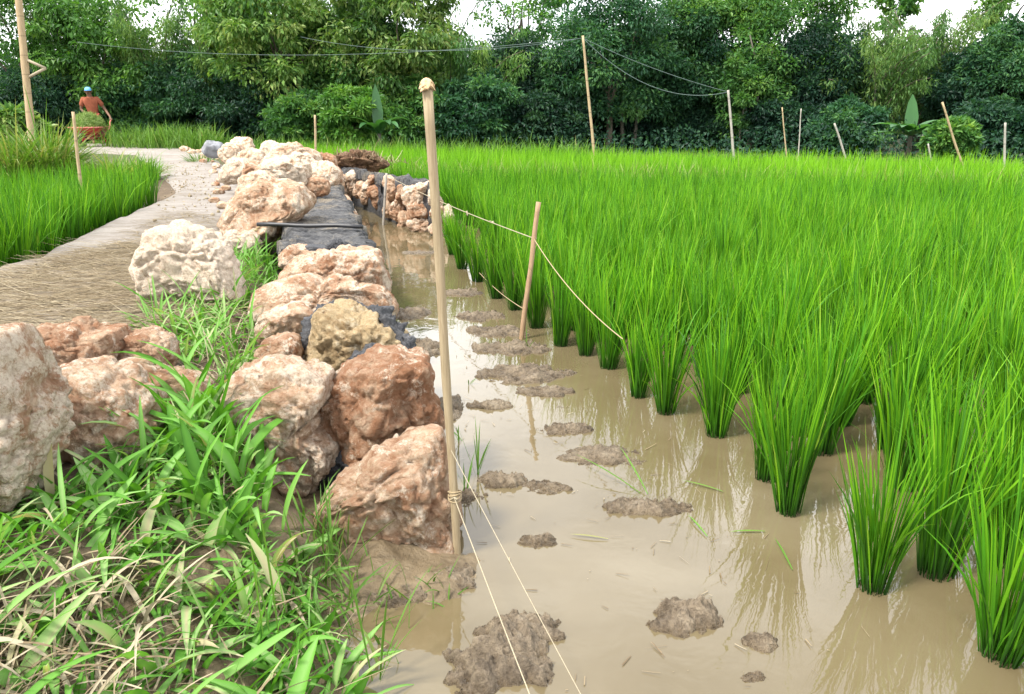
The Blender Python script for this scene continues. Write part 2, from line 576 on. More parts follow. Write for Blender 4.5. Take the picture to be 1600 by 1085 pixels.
def rock_shape(rad_fn, depth, seed, sub, rough=0.07, facets=9, power=0.72, chips=0.11):
    D, Fq = ico(sub)
    rs = np.random.default_rng(int(seed))
    phi = np.arctan2(D[:, 2], D[:, 0])
    rho = np.hypot(D[:, 0], D[:, 2])
    U = np.stack([np.cos(phi) * rho ** power, np.sign(D[:, 1]) * np.abs(D[:, 1]) ** power, np.sin(phi) * rho ** power], 1)
    for _ in range(facets):
        n = unit(rs.normal(size=3) * np.array([0.55, 1.5, 0.6]))
        c = rs.uniform(0.72, 0.92) if abs(n[1]) > 0.6 else rs.uniform(0.86, 0.97)
        dd = U @ n - c
        U = U - np.where(dd > 0, dd * 0.8, 0)[:, None] * n[None, :]
    rr = rad_fn(phi)
    S = np.stack([U[:, 0] * rr, U[:, 1] * depth, U[:, 2] * rr], 1)
    size = float(np.mean(rr))
    n1 = fract(D * 1.7, 0.9, 2.1, 4, seed * 3.1)
    n2 = fract(S / size * 4.0, 0.7, 2.2, 5, seed * 1.3 + 5)
    rid = -np.abs(fract(D * 2.6, 1.0, 2.0, 3, seed + 40)) * 0.9
    n3 = fract(S / size * 13.0, 0.6, 2.3, 3, seed * 0.3 + 11) if sub >= 5 else 0.0
    def worley(P, off):
        o = np.empty((len(P), 2))
        for i, p in enumerate(P):
            dd = noise.voronoi(Vector((p[0] + off, p[1] - off, p[2] + off * 0.5)))[0]
            o[i] = dd[0], dd[1]
        return o
    wv = worley(D * 1.45 + 0.25 * np.stack([n1, n2, n1], 1), seed * 0.77)
    chip = np.clip((wv[:, 1] - wv[:, 0]) / 0.30, 0, 1) ** 0.6 - 1.0 - 0.55 * wv[:, 0]
    wv2 = worley(D * 3.6 + 0.2 * np.stack([n2, n1, n2], 1), seed * 0.31 + 5)
    chip2 = np.clip((wv2[:, 1] - wv2[:, 0]) / 0.25, 0, 1) ** 0.6 - 1.0 - 0.6 * wv2[:, 0]
    front = 0.55 + 0.45 * np.abs(D[:, 1])
    S = S + D * size * (chips * front * (1.15 * chip + 0.5 * chip2 + 0.85))[:, None]
    S = S + D * size * (rough * front * (0.8 * n1 + 0.42 * n2 + rid + 0.16 * n3))[:, None]
    return S, Fq


def outline_rock(name, px, y, depth, seed, sub=5, rough=0.07, red=0.5, white=0.5, mat=None, parent=None, label=None, group=None, power=0.72, cat='boulder', facets=9):
    """boulder whose front silhouette follows px (photo pixels) on the upright plane at distance y"""
    W = [At(a, b, y) for a, b in px]
    cx = (min(w.x for w in W) + max(w.x for w in W)) / 2
    cz = (min(w.z for w in W) + max(w.z for w in W)) / 2
    poly = [((w.x - cx) * 1.06, (w.z - cz) * 1.06) for w in W]
    S, Fq = rock_shape(lambda ph: polar_radius(poly, ph), depth, seed, sub, rough, facets, power)
    me = np_mesh(name, S, Fq)
    o = link(name, me, mat or M['rock'], parent, (cx, y + depth * 0.12, cz))
    o['red'] = float(red); o['white'] = float(white)
    if label:
        tag(o, label, cat, group)
    return o


def box_px(x0, x1, y0, y1, sk=0.0, seed=0):
    """rough eight sided pixel outline filling a box"""
    r = random.Random(seed)
    w, h = x1 - x0, y1 - y0
    j = lambda k: r.uniform(-k, k)
    return [(x0 + w * (0.02 + j(.02)), y0 + h * (0.62 + j(.1))), (x0 + w * (0.1 + j(.06)), y0 + h * (0.22 + j(.1))), (x0 + w * (0.35 + j(.1)), y0 + h * j(.03)),
            (x0 + w * (0.7 + j(.1)), y0 + h * (0.03 + j(.05))), (x0 + w * (0.95 + j(.04)), y0 + h * (0.3 + j(.1))), (x1 - w * 0.01, y0 + h * (0.66 + j(.1))),
            (x0 + w * (0.85 + j(.06)), y1 - h * 0.02), (x0 + w * (0.5 + j(.1)), y1), (x0 + w * (0.14 + j(.06)), y1 - h * 0.04)]


# ------------------------------------------------------------------ ground, path, water
BANK = [(-0.62, -6.0), (-0.60, 0.4)] + [tuple(G(a, b)[:2]) for a, b in ((560, 1085), (585, 1000), (680, 935), (716, 872))]
BANK += [(-0.19, 2.25), (-0.98, 5.1), (-1.65, 7.6), (-2.60, 11.0), (-3.2, 13.0), (-4.4, 15.0), (-6.6, 19.0), (-8.8, 24.6), (-60, 26.5)]
BANK = np.array(BANK)


def signed_bank(X, Y):
    best = np.full(X.shape, 1e9); sgn = np.ones(X.shape)
    for (ax, ay), (bx, by) in zip(BANK[:-1], BANK[1:]):
        dx, dy = bx - ax, by - ay
        t = np.clip(((X - ax) * dx + (Y - ay) * dy) / (dx * dx + dy * dy), 0, 1)
        qx, qy = ax + t * dx, ay + t * dy
        d = np.hypot(X - qx, Y - qy)
        cr = dx * (Y - ay) - dy * (X - ax)
        up = d < best - 1e-9
        best = np.where(up, d, best); sgn = np.where(up, np.where(cr > 0, 1.0, -1.0), sgn)
    return best * sgn


def sstep(a, b, x):
    t = np.clip((x - a) / (b - a), 0, 1)
    return t * t * (3 - 2 * t)


def far_edge(x):
    return 18.3 - 0.36 * x


PATH_L = [G(a, b, 0.35) for a, b in ((-700, 640), (-300, 500), (0, 414), (60, 396), (110, 372), (150, 352), (200, 331), (240, 313), (268, 301))]
PL_X = np.array([p.x for p in PATH_L]); PL_Y = np.array([p.y for p in PATH_L])


def ground_h(X, Y, wander=0.0):
    s = signed_bank(X, Y) + wander
    w = np.where(Y < 2.25, 0.95, 0.45)
    w = np.where(Y < 1.9, 1.0, w)
    lo = np.where(Y < 2.25, 0.05, np.where(Y < 12, 0.5, 0.1))
    hi = np.where(Y < 2.25, w, np.where(Y < 12, 0.8, 0.5))
    tt = np.clip((s - lo) / (hi - lo), 0, 1)
    near = 1 - sstep(2.2, 2.6, Y)
    h = -0.10 + (1 - near) * 0.13 * sstep(-0.12, 0.02, s) + near * 0.122 * sstep(-0.42, 0.16, s) + 0.28 * tt * tt * (3 - 2 * tt)
    # left paddy is a little lower than the path
    xl = np.interp(Y, PL_Y, PL_X)
    left = sstep(0.0, 0.18, xl - X) * (Y < 10.6) * (Y > 3)
    back = sstep(8.6, 9.6, Y - 1.2 * sstep(-6.4, -5.2, X))
    h = np.where(left > 0, h * (1 - left) + left * (0.14 * (1 - back) + 0.33 * back), h)
    mound = np.exp(-((X + 9.8) / 2.0) ** 2 - ((Y - 12.3) / 1.9) ** 2) * 0.34
    h = h + mound * (s > 1)
    # far side of the big paddy rises to the tree belt
    fe = far_edge(X)
    h = h + sstep(0.2, 1.6, Y - fe) * (s < 0) * 0.22 + sstep(30, 60, Y) * 0.6
    return h, s


def build_ground():
    r = np.concatenate([np.geomspace(0.5, 3.2, 150), np.geomspace(3.25, 22, 190)[0:], np.geomspace(23, 220, 30)])
    a = np.concatenate([np.linspace(-178, -48, 30), np.linspace(-46, 46, 300), np.linspace(48, 178, 30)])
    A = np.radians(a)
    RR, AA = np.meshgrid(r, A, indexing='ij')
    X, Y = RR * np.sin(AA), RR * np.cos(AA)
    Pw = np.stack([X.ravel(), Y.ravel(), np.zeros(X.size)], 1)
    nw = np.zeros(X.size); iw = np.where(Pw[:, 1] < 14)[0]
    nw[iw] = fract(Pw[iw] * 2.7, 0.8, 2.1, 4, 8.8)
    h, s = ground_h(X, Y, 0.075 * nw.reshape(X.shape))
    P = Pw.copy()
    near = (RR.ravel() < 30)
    nz = np.zeros(X.size)
    idx = np.where(near)[0]
    nz[idx] = fract(P[idx] * 3.2, 0.9, 2.1, 5, 3.3)
    h = h.ravel() + nz * np.where((Y.ravel() < 2.4) & (s.ravel() < 0.5), 0.034, 0.02)
    i2 = np.where((Pw[:, 1] < 3.2) & (Pw[:, 1] > 0.8) & (np.abs(Pw[:, 0]) < 2.5))[0]
    h[i2] += fract(Pw[i2] * 13, 0.7, 2.2, 4, 6.6) * 0.010
    P[:, 2] = h
    n0, n1 = X.shape
    i = np.arange(n0 - 1)[:, None] * n1 + np.arange(n1 - 1)[None, :]
    Fq = np.stack([i, i + 1, i + n1 + 1, i + n1], 2).reshape(-1, 4)
    Fq = Fq[:, ::-1]
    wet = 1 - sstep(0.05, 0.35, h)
    green = sstep(14, 19, Y.ravel()) * 0.9
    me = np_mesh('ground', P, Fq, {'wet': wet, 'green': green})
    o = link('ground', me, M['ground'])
    tag(o, 'brown earth bank and muddy field bed', 'ground', kind='structure')


build_ground()


def hz(x, y):
    h, s = ground_h(np.array([x], float), np.array([y], float))
    return float(h[0])


# path: strip between two world polylines, sampled along matching stations
PATH_R = [G(a, b, 0.35) for a, b in ((-100, 800), (60, 585), (190, 520), (225, 480), (300, 430), (345, 390), (352, 350), (378, 318), (388, 300))]
PATH_L2 = PATH_L + [G(272, 296, 0.35), G(262, 284, 0.35), G(240, 268, 0.35), G(222, 252, 0.35), G(208, 240, 0.35)]
PATH_R2 = PATH_R + [G(380, 290, 0.35), G(372, 279, 0.35), G(356, 264, 0.35), G(344, 250, 0.35), G(325, 238, 0.35)]
PATH_L2 += [Vector((-13.0, 21.3, 0.35)), Vector((-17, 22.3, 0.35)), Vector((-24, 22.8, 0.35))]
PATH_R2 += [Vector((-9.6, 23.0, 0.35)), Vector((-12.0, 24.9, 0.35)), Vector((-24, 25.4, 0.35))]


def build_path():
    def dens(pl, per=14):
        out = []
        for a, b in zip(pl[:-1], pl[1:]):
            for k in range(per):
                out.append(a.lerp(b, k / per))
        out.append(pl[-1])
        return out
    L, Rr = dens(PATH_L2), dens(PATH_R2)
    nt = 46
    V, st = [], []
    for i, (a, b) in enumerate(zip(L, Rr)):
        for k in range(nt + 1):
            t = k / nt
            p = a.lerp(b, t)
            e = min(t, 1 - t) * (b - a).length
            j = noise.fractal(Vector((p.x * 2.2, p.y * 2.2, 1.0)), 0.9, 2.1, 4)
            if k in (0, nt):
                q = (b - a).normalized() * (noise.noise(Vector((p.x * 3, p.y * 3, 9))) * 0.12)
                p = p + q
            z = 0.352 + j * 0.02 - 0.05 * max(0, 1 - e / 0.12)
            if k in (0, nt):
                z -= 0.16
            V.append((p.x, p.y, z))
            st.append(max(0.0, min(1.0, (5.9 - p.y) / 1.0)))
    V = np.array(V)
    n0, n1 = len(L), nt + 1
    i = np.arange(n0 - 1)[:, None] * n1 + np.arange(n1 - 1)[None, :]
    Fq = np.stack([i, i + 1, i + n1 + 1, i + n1], 2).reshape(-1, 4)
    me = np_mesh('path', V, Fq, {'straw': st})
    tag(link('path', me, M['path']), 'pale dusty village path curving away beside the stones', 'path', kind='structure')


build_path()


def build_water():
    xs = np.linspace(-6, 40, 24); ys = np.linspace(-8, 26, 18)
    X, Y = np.meshgrid(xs, ys)
    V = np.stack([X.ravel(), Y.ravel(), np.zeros(X.size)], 1)
    n1 = len(xs)
    i = np.arange(len(ys) - 1)[:, None] * n1 + np.arange(n1 - 1)[None, :]
    Fq = np.stack([i, i + 1, i + n1 + 1, i + n1], 2).reshape(-1, 4)
    tag(link('water', np_mesh('water', V, Fq), M['water']), 'still muddy brown paddy water', 'water', kind='structure')


build_water()

# ------------------------------------------------------------------ boulders
RK = [
    # name label, outline px, distance, depth, red, white, mat
    ('large pale orange triangular boulder at the near end, beside the tall bamboo pole',
     [(497, 792), (515, 768), (560, 735), (620, 695), (655, 676), (684, 676), (696, 740), (708, 800), (713, 850), (690, 866), (600, 872), (540, 868), (508, 835)], 2.28, 0.2, 0.5, 0.32, 6),
    ('rust red rounded boulder sitting on top of the near triangular one',
     [(497, 650), (500, 618), (530, 590), (566, 566), (600, 556), (640, 558), (668, 568), (674, 610), (689, 645), (683, 678), (650, 695), (600, 718), (565, 726), (530, 708), (510, 682)], 2.72, 0.22, 0.90, 0.30, 6),
    ('tall cream boulder with a narrow waist, left of the rust red one',
     [(358, 604), (372, 582), (410, 570), (465, 576), (512, 598), (512, 625), (494, 643), (500, 670), (520, 690), (521, 722), (506, 768), (470, 780), (415, 774), (388, 745), (372, 680)], 2.62, 0.2, 0.42, 0.55, 6),
    ('yellowish buff boulder smeared with grey mortar',
     [(452, 596), (478, 566), (482, 525), (506, 482), (532, 484), (556, 496), (600, 510), (632, 540), (656, 562), (652, 596), (560, 618), (478, 616)], 3.35, 0.28, 0.35, 0.3, 6),
    ('small pink rounded stone left of the buff boulder',
     [(402, 562), (408, 540), (435, 528), (465, 532), (471, 556), (462, 574), (430, 580), (406, 576)], 3.3, 0.12, 0.72, 0.35, 5),
    ('pale pink oblong stone above the small pink one',
     [(402, 520), (410, 494), (440, 482), (480, 484), (492, 500), (480, 522), (450, 536), (412, 538)], 3.75, 0.14, 0.5, 0.5, 5),
    ('long low pinkish stone laid across the unfinished wall',
     [(398, 488), (402, 458), (440, 442), (500, 446), (560, 444), (600, 452), (614, 478), (612, 500), (560, 512), (470, 500), (420, 502)], 4.1, 0.24, 0.55, 0.5, 6),
    ('broad orange and cream stone touching the mortar cap',
     [(438, 452), (442, 425), (470, 404), (510, 400), (548, 392), (582, 393), (596, 420), (606, 450), (600, 474), (540, 480), (470, 470)], 4.6, 0.26, 0.6, 0.5, 6),
    ('small pinkish stone peeping out under the mortar cap',
     [(438, 414), (442, 394), (470, 386), (490, 392), (492, 410), (470, 420)], 4.95, 0.12, 0.6, 0.5, 5),
    ('big chalky white boulder standing on the straw covered path',
     [(208, 412), (214, 386), (240, 362), (278, 356), (318, 370), (346, 393), (368, 428), (380, 462), (345, 462), (310, 470), (270, 472), (234, 470), (224, 440)], 4.35, 0.28, 0.45, 1.05, 6),
    ('huge white boulder cut by the left edge',
     [(-130, 650), (-95, 575), (-30, 530), (4, 530), (30, 568), (46, 615), (66, 655), (72, 692), (56, 745), (20, 795), (-10, 830), (-70, 840), (-130, 780)], 2.0, 0.22, 0.56, 0.66, 6),
    ('orange stone resting against the top of the huge white boulder',
     [(22, 590), (28, 538), (88, 512), (150, 518), (180, 516), (182, 560), (155, 590), (95, 598), (52, 604)], 2.95, 0.17, 0.72, 0.38, 6),
    ('pitted orange stone with dark holes beside the pulled up grass',
     [(172, 572), (178, 540), (212, 522), (250, 528), (267, 546), (262, 580), (222, 592), (180, 594)], 3.05, 0.15, 0.62, 0.4, 6),
    ('wide cracked orange and cream stone between grass and huge white boulder',
     [(40, 650), (52, 596), (112, 578), (172, 590), (216, 626), (244, 664), (226, 702), (160, 752), (90, 770), (58, 715)], 2.4, 0.22, 0.55, 0.5, 6),
    ('low orange stone lying in front of the pitted one',
     [(166, 602), (180, 574), (214, 568), (242, 588), (290, 592), (318, 612), (316, 646), (270, 668), (224, 658), (180, 630)], 2.75, 0.16, 0.62, 0.42, 5),
    ('large tan boulder on the path edge beside the black rod',
     [(346, 352), (354, 322), (370, 302), (395, 290), (430, 286), (466, 290), (488, 322), (472, 340), (446, 352), (436, 372), (400, 380), (356, 376)], 6.35, 0.32, 0.5, 0.42, 6),
    ('small white block at the foot of the large tan boulder',
     [(350, 390), (352, 368), (378, 362), (402, 370), (404, 386), (378, 396)], 6.0, 0.12, 0.35, 0.7, 5),
    ('round cream boulder behind the large tan one',
     [(374, 310), (378, 284), (396, 270), (420, 272), (434, 288), (432, 310)], 7.0, 0.22, 0.4, 0.55, 5),
    ('reddish brown block lying on the far part of the mortar cap',
     [(474, 300), (478, 284), (496, 278), (512, 286), (514, 300), (498, 306), (480, 306)], 8.0, 0.13, 0.85, 0.25, 5),
    ('large white faced boulder in the middle of the rock pile',
     [(398, 308), (402, 270), (420, 252), (450, 248), (476, 258), (482, 290), (470, 310)], 8.0, 0.3, 0.35, 0.72, 6),
    ('wide cream boulder at the right end of the rock pile',
     [(470, 292), (476, 264), (500, 254), (528, 262), (534, 282), (520, 296)], 9.4, 0.28, 0.5, 0.6, 5),
    ('long pale boulder lying along the top of the rock pile',
     [(416, 262), (424, 236), (446, 225), (470, 232), (496, 244), (500, 262)], 11.0, 0.35, 0.5, 0.55, 5),
    ('squarish white block on the skyline of the rock pile',
     [(408, 246), (411, 224), (424, 221), (435, 226), (436, 246)], 12.6, 0.22, 0.2, 0.8, 5),
    ('pinkish white block topping the far end of the rock pile',
     [(358, 244), (362, 222), (376, 215), (390, 219), (392, 244)], 14.0, 0.26, 0.45, 0.65, 5),
    ('low cream stone left of the pinkish white block',
     [(342, 246), (348, 230), (362, 225), (378, 231), (380, 246)], 13.6, 0.24, 0.5, 0.6, 5),
    ('cream boulder under the pinkish white block',
     [(372, 264), (376, 240), (390, 233), (408, 240), (412, 264)], 12.0, 0.28, 0.4, 0.6, 5),
    ('white and rust boulder on the path side of the rock pile',
     [(348, 282), (354, 258), (368, 248), (386, 254), (388, 280), (370, 286)], 10.0, 0.26, 0.55, 0.7, 5),
    ('narrow brown stained stone in the rock pile',
     [(382, 282), (384, 258), (394, 252), (406, 260), (408, 284)], 9.3, 0.2, 0.75, 0.4, 5),
    ('soil stained flat stone beside the brown soil heap',
     [(480, 264), (488, 246), (505, 240), (524, 248), (526, 264)], 11.6, 0.25, 0.85, 0.2, 5),
    ('small cream stone fallen at the foot of the rock pile',
     [(372, 288), (376, 277), (386, 275), (390, 284), (386, 290)], 8.9, 0.1, 0.5, 0.6, 4),
    ('buried cream boulder in the heart of the rock pile',
     [(404, 290), (408, 254), (430, 244), (450, 250), (456, 290)], 9.6, 0.28, 0.5, 0.6, 5),
    ('flat white stone near the right top of the rock pile',
     [(440, 266), (446, 248), (468, 242), (490, 250), (492, 268)], 10.2, 0.25, 0.35, 0.75, 5),
]
for i, (lab, px, y, dp, red, wh, sub) in enumerate(RK):
    m = M['rock_buff'] if 'buff' in lab and 'smeared' in lab else M['rock']
    # set far rocks down to the ground when they float
    outline_rock('boulder', px, y, dp, 31 + i * 7, sub, 0.085 if sub == 6 else 0.07, red, wh, m, None, lab, 'limestone boulders beside the path')

# grey slab and loose pebbles
s_ = outline_rock('stone_slab', [(317, 236), (320, 224), (334, 222), (347, 229), (348, 238)], 15.2, 0.25, 501, 4, 0.04, 0.1, 0.3, M['slab'], None,
                  'dark grey slab lying at the far end of the rock pile', cat='stone')
for i, (a, b, z, r, lab) in enumerate([
        (300, 240, 0.36, 0.10, 'small tan pebble at the path bend near the grey slab'), (322, 246, 0.36, 0.13, 'tan cobble in front of the grey slab'),
        (338, 262, 0.36, 0.08, 'little stone at the path edge before the rock pile'), (345, 285, 0.36, 0.07, 'little stone beside the white and rust boulder'),
        (165, 512, 0.36, 0.028, 'tiny buff pebble lying on the straw'), (288, 236, 0.36, 0.12, 'brown clod of earth at the path bend')]):
    p = G(a, b, z)
    S, Fq = rock_shape(lambda ph: np.full_like(ph, r), r * 0.9, 700 + i, 3, 0.12)
    o = link('cobble', np_mesh('cobble', S * np.array([1, 1, 0.7]), Fq), M['rock'], None, (p.x, p.y, z + r * 0.35))
    o['red'] = 0.55; o['white'] = 0.5
    tag(o, lab, 'stone', 'loose stones on the path')


rs = random.Random(21)
for i, (a, b) in enumerate([(352, 300), (349, 292), (346, 272), (340, 256), (333, 248), (326, 243), (345, 310), (338, 268), (315, 240), (306, 237), (350, 284), (342, 290), (330, 258), (296, 234), (347, 318), (342, 326)]):
    p = G(a + rs.uniform(-13, 9), b + rs.uniform(-6, 6), 0.36); r = rs.uniform(.03, .085)
    S, Fq = rock_shape(lambda ph: np.full_like(ph, r), r * 0.9, 800 + i, 3, 0.12)
    o = link('rubble_stone', np_mesh('rubble_stone', S * np.array([1.2, 1, 0.7]), Fq), M['rock'], None, (p.x, p.y, 0.36 + r * 0.25))
    o['red'] = rs.uniform(.3, .9); o['white'] = rs.uniform(.2, .7)
    tag(o, 'small rubble stone scattered where the path meets the rock pile', 'stone', 'rubble at the foot of the rock pile')


# ------------------------------------------------------------------ mortar lumps
def blob(name, px, y, depth, seed, mat, label, cat, sub=6, rough=0.26, group=None, power=0.8):
    return outline_rock(name, px, y, depth, seed, sub, rough, 0.5, 0.5, mat, None, label, group, power, cat, facets=4)


def smear(pxs, radii, label, seed, flat=0.75):
    """crumbly mortar squeezed along a line of points (px, py, distance)"""
    C = np.array([At(*p) for p in pxs]); n = len(C)
    t = np.linspace(0, n - 1, 90)
    P = np.stack([np.interp(t, range(n), C[:, k]) for k in range(3)], 1); r = np.interp(t, range(n), radii)
    r = r * np.clip(np.minimum(t, n - 1 - t) * 4, 0.02, 1) * (1 + 0.35 * np.sin(t * 4.1 + seed) * np.sin(t * 1.7))
    T = np.gradient(P, axis=0); T /= np.linalg.norm(T, axis=1, keepdims=True)
    U = np.cross(T, np.array([0, 0, 1.0])); U = unit(U); W = np.cross(U, T)
    na = 48
    a_ = np.linspace(0, 2 * np.pi, na, endpoint=False)
    D = U[:, None, :] * np.cos(a_)[None, :, None] + W[:, None, :] * np.sin(a_)[None, :, None] * flat
    Q = P[:, None, :] + D * r[:, None, None]
    q = Q.reshape(-1, 3)
    f = 0.9 * fract(q * 7, 0.9, 2.1, 4, seed) + 0.55 * fract(q * 26, 0.7, 2.2, 4, seed + 4) + 0.3 * fract(q * 80, 0.6, 2.2, 2, seed + 8)
    q = q + D.reshape(-1, 3) * (f * np.repeat(r, na) * 0.95)[:, None]
    o_ = q.mean(0)
    i = np.arange(89)[:, None] * na + np.arange(na)[None, :]; j = np.arange(89)[:, None] * na + (np.arange(na)[None, :] + 1) % na
    Fq = np.stack([i, j, j + na, i + na], 2).reshape(-1, 4)
    tag(link('mortar', np_mesh('mortar', q - o_, Fq), M['mortar'], None, tuple(o_)), label, 'mortar')


smear([(478, 556, 3.36), (482, 528, 3.40), (490, 500, 3.48), (510, 484, 3.55), (545, 482, 3.56), (580, 494, 3.52), (606, 512, 3.44), (628, 530, 3.36), (634, 556, 3.26)],
      [.035, .04, .04, .042, .045, .05, .06, .06, .04], 'fresh dark mortar band squeezed round the back of the buff boulder', 5.0)
smear([(545, 562, 3.06), (575, 556, 3.03), (605, 558, 3.03), (632, 566, 3.05)], [.045, .06, .06, .04], 'grey mortar patch spread between buff and rust red boulders', 9.0, 0.45)
blob('mortar', [(500, 750), (506, 716), (530, 704), (566, 716), (572, 738), (548, 756), (515, 764)], 2.66, 0.12, 65, M['mortar'],
     'black mortar lump wedged between the three near boulders', 'mortar')
blob('mortar', [(484, 660), (490, 640), (512, 628), (520, 660), (512, 690), (498, 690)], 2.85, 0.1, 66, M['mortar'],
     'dark mortar in the joint left of the rust red boulder', 'mortar')


blob('mortar', [(470, 396), (480, 384), (510, 388), (545, 384), (578, 388), (588, 402), (565, 400), (540, 408), (515, 402), (490, 404)], 4.98, 0.10, 67, M['mortar'],
     'ragged dark mortar edge hanging below the flat cap', 'mortar')

# ------------------------------------------------------------------ capped stone walls
def prism(name, pts_bottom, pts_top, mat, parent, seed, amp=0.03, res=26, edge=0.05):
    """lumpy block between two quads (a,b,c,d each), subdivided and roughened"""
    bm = bmesh.new()
    vs = [bm.verts.new(p) for p in pts_bottom] + [bm.verts.new(p) for p in pts_top]
    for f in ((3, 2, 1, 0), (4, 5, 6, 7), (0, 1, 5, 4), (1, 2, 6, 5), (2, 3, 7, 6), (3, 0, 4, 7)):
        bm.faces.new([vs[i] for i in f])
    bmesh.ops.subdivide_edges(bm, edges=bm.edges[:], cuts=res, use_grid_fill=True)
    bmesh.ops.recalc_face_normals(bm, faces=bm.faces[:])
    bm.normal_update()
    zt = sum(p[2] for p in pts_top) / 4
    for v in bm.verts:
        nn = noise.fractal(v.co * 3.0 + Vector((seed, 0, seed)), 0.8, 2.1, 5)
        k = amp * (0.35 if v.co.z > zt - 0.01 else 1.0)
        v.co += v.normal * nn * k
    me = bpy.data.meshes.new(name)
    bm.to_mesh(me); bm.free()
    me.polygons.foreach_set('use_smooth', [True] * len(me.polygons))
    return link(name, me, mat, parent)


def slab(name, a, b, c, d, z0, z1, thick, mat, parent, seed, nu, nv, jag=0.05, amp=0.02):
    """mortar cap: a-b is one long edge, d-c the other; edges sag and wander, ends are ragged"""
    u = np.linspace(0, 1, nu); v = np.linspace(0, 1, nv)
    UU, VV = np.meshgrid(u, v, indexing='ij')
    A, B, C_, D_ = (np.array(q[:2]) for q in (a, b, c, d))
    XY = ((1 - UU)[..., None] * ((1 - VV)[..., None] * A + VV[..., None] * D_) + UU[..., None] * ((1 - VV)[..., None] * B + VV[..., None] * C_))
    P = np.stack([XY[..., 0].ravel(), XY[..., 1].ravel(), np.full(nu * nv, seed * 1.0)], 1)
    f1 = fract(P * 2.6, 0.9, 2.1, 4, seed); f2 = fract(P * 13, 0.8, 2.2, 4, seed + 7)
    L, W = np.linalg.norm(B - A), np.linalg.norm(D_ - A)
    eu = np.minimum(UU, 1 - UU).ravel() * L; ev = np.minimum(VV, 1 - VV).ravel() * W
    e = np.minimum(eu, ev)
    z = z0 + (z1 - z0) * UU.ravel() + amp * (f1 * 0.9 + f2 * 0.45) - thick * 0.55 * np.exp(-(e / 0.035) ** 2)
    edge = e < 1e-6
    z = np.where(edge, z - thick * (0.7 + 0.5 * np.clip(f2 + f1, -1, 1.3)), z)
    out = np.stack([P[:, 0] - XY.mean((0, 1))[0], P[:, 1] - XY.mean((0, 1))[1]], 1)
    push = jag * (f1 * 1.1 + f2 * 0.8) * np.exp(-(e / 0.12) ** 2)
    du = (B - A) / L; dv = (D_ - A) / W
    su = np.where(UU.ravel() < .5, -1, 1) * np.exp(-(eu / 0.15) ** 2); sv = np.where(VV.ravel() < .5, -1, 1) * np.exp(-(ev / 0.1) ** 2)
    P[:, 0] += push * (du[0] * su * 1.8 + dv[0] * sv); P[:, 1] += push * (du[1] * su * 1.8 + dv[1] * sv)
    P[:, 2] = z
    i = np.arange(nu - 1)[:, None] * nv + np.arange(nv - 1)[None, :]
    Fq = np.stack([i, i + nv, i + nv + 1, i + 1], 2).reshape(-1, 4)
    return link(name, np_mesh(name, P, Fq), mat, parent)


# long capped wall on the near side of the channel
def lerp2(a, b, t):
    return (a[0] + (b[0] - a[0]) * t, a[1] + (b[1] - a[1]) * t)


w0 = (-0.93, 5.02); w1 = (-2.62, 11.6)
nl = Vector((-0.97, -0.25))
wl0 = (w0[0] - 0.60, w0[1] - 0.0); wl1 = (w1[0] - 0.45, w1[1] - 0.0)
wall = tag(empty('stone_wall', (w0[0], w0[1], 0)), 'finished stretch of stone wall with a flat grey mortar cap', 'wall', 'mortared walls along the channel')
P3 = lambda q, z: Vector((q[0] - w0[0], q[1] - w0[1], z))
wm_ = lerp2(w0, w1, 0.17); wlm = lerp2(wl0, wl1, 0.17)
rel = lambda q: (q[0] - w0[0], q[1] - w0[1])
slab('cap', rel(w0), rel(wm_), rel(wlm), rel(wl0), 0.495, 0.50, 0.07, M['cap'], wall, 3.0, 150, 80, 0.075, 0.034)
slab('cap', rel(lerp2(w0, w1, 0.172)), rel(w1), rel(wl1), rel(lerp2(wl0, wl1, 0.172)), 0.51, 0.54, 0.07, M['cap'], wall, 5.0, 260, 50, 0.055, 0.030)
prism('mortar', [P3((w0[0] - .05, w0[1] + .08), -0.12), P3((w1[0] - .05, w1[1]), -0.12), P3((wl1[0] + .05, wl1[1]), -0.12), P3((wl0[0] + .05, wl0[1] + .08), -0.12)],
      [P3((w0[0] - .05, w0[1] + .08), 0.41), P3((w1[0] - .05, w1[1]), 0.43), P3((wl1[0] + .05, wl1[1]), 0.43), P3((wl0[0] + .05, wl0[1] + .08), 0.41)], M['mortar'], wall, 9.0, 0.05, 22)
rs = random.Random(4)
for k in range(22):
    t = (k % 11 + 0.5) / 11
    q = lerp2(w0, w1, t)
    r = rs.uniform(0.13, 0.2)
    z = 0.10 if k < 11 else 0.31
    S, Fq = rock_shape(lambda ph: np.full_like(ph, r), r, 900 + k, 4, 0.1)
    o = link('stone', np_mesh('stone', S * np.array([0.7, 1.5, 0.75]), Fq), M['rock'], wall, (q[0] - w0[0] - 0.06 + rs.uniform(-.01, .01), q[1] - w0[1] + rs.uniform(-.1, .1), z))
    o['red'] = rs.uniform(.3, .8); o['white'] = rs.uniform(.2, .6)
for k in range(3):
    r = 0.12
    S, Fq = rock_shape(lambda ph: np.full_like(ph, r), r, 950 + k, 4, 0.1)
    o = link('stone', np_mesh('stone', S * np.array([1.2, 0.7, 0.9]), Fq), M['rock'], wall, (-0.12 - 0.19 * k, 0.02, 0.28))
    o['red'] = 0.6; o['white'] = 0.5


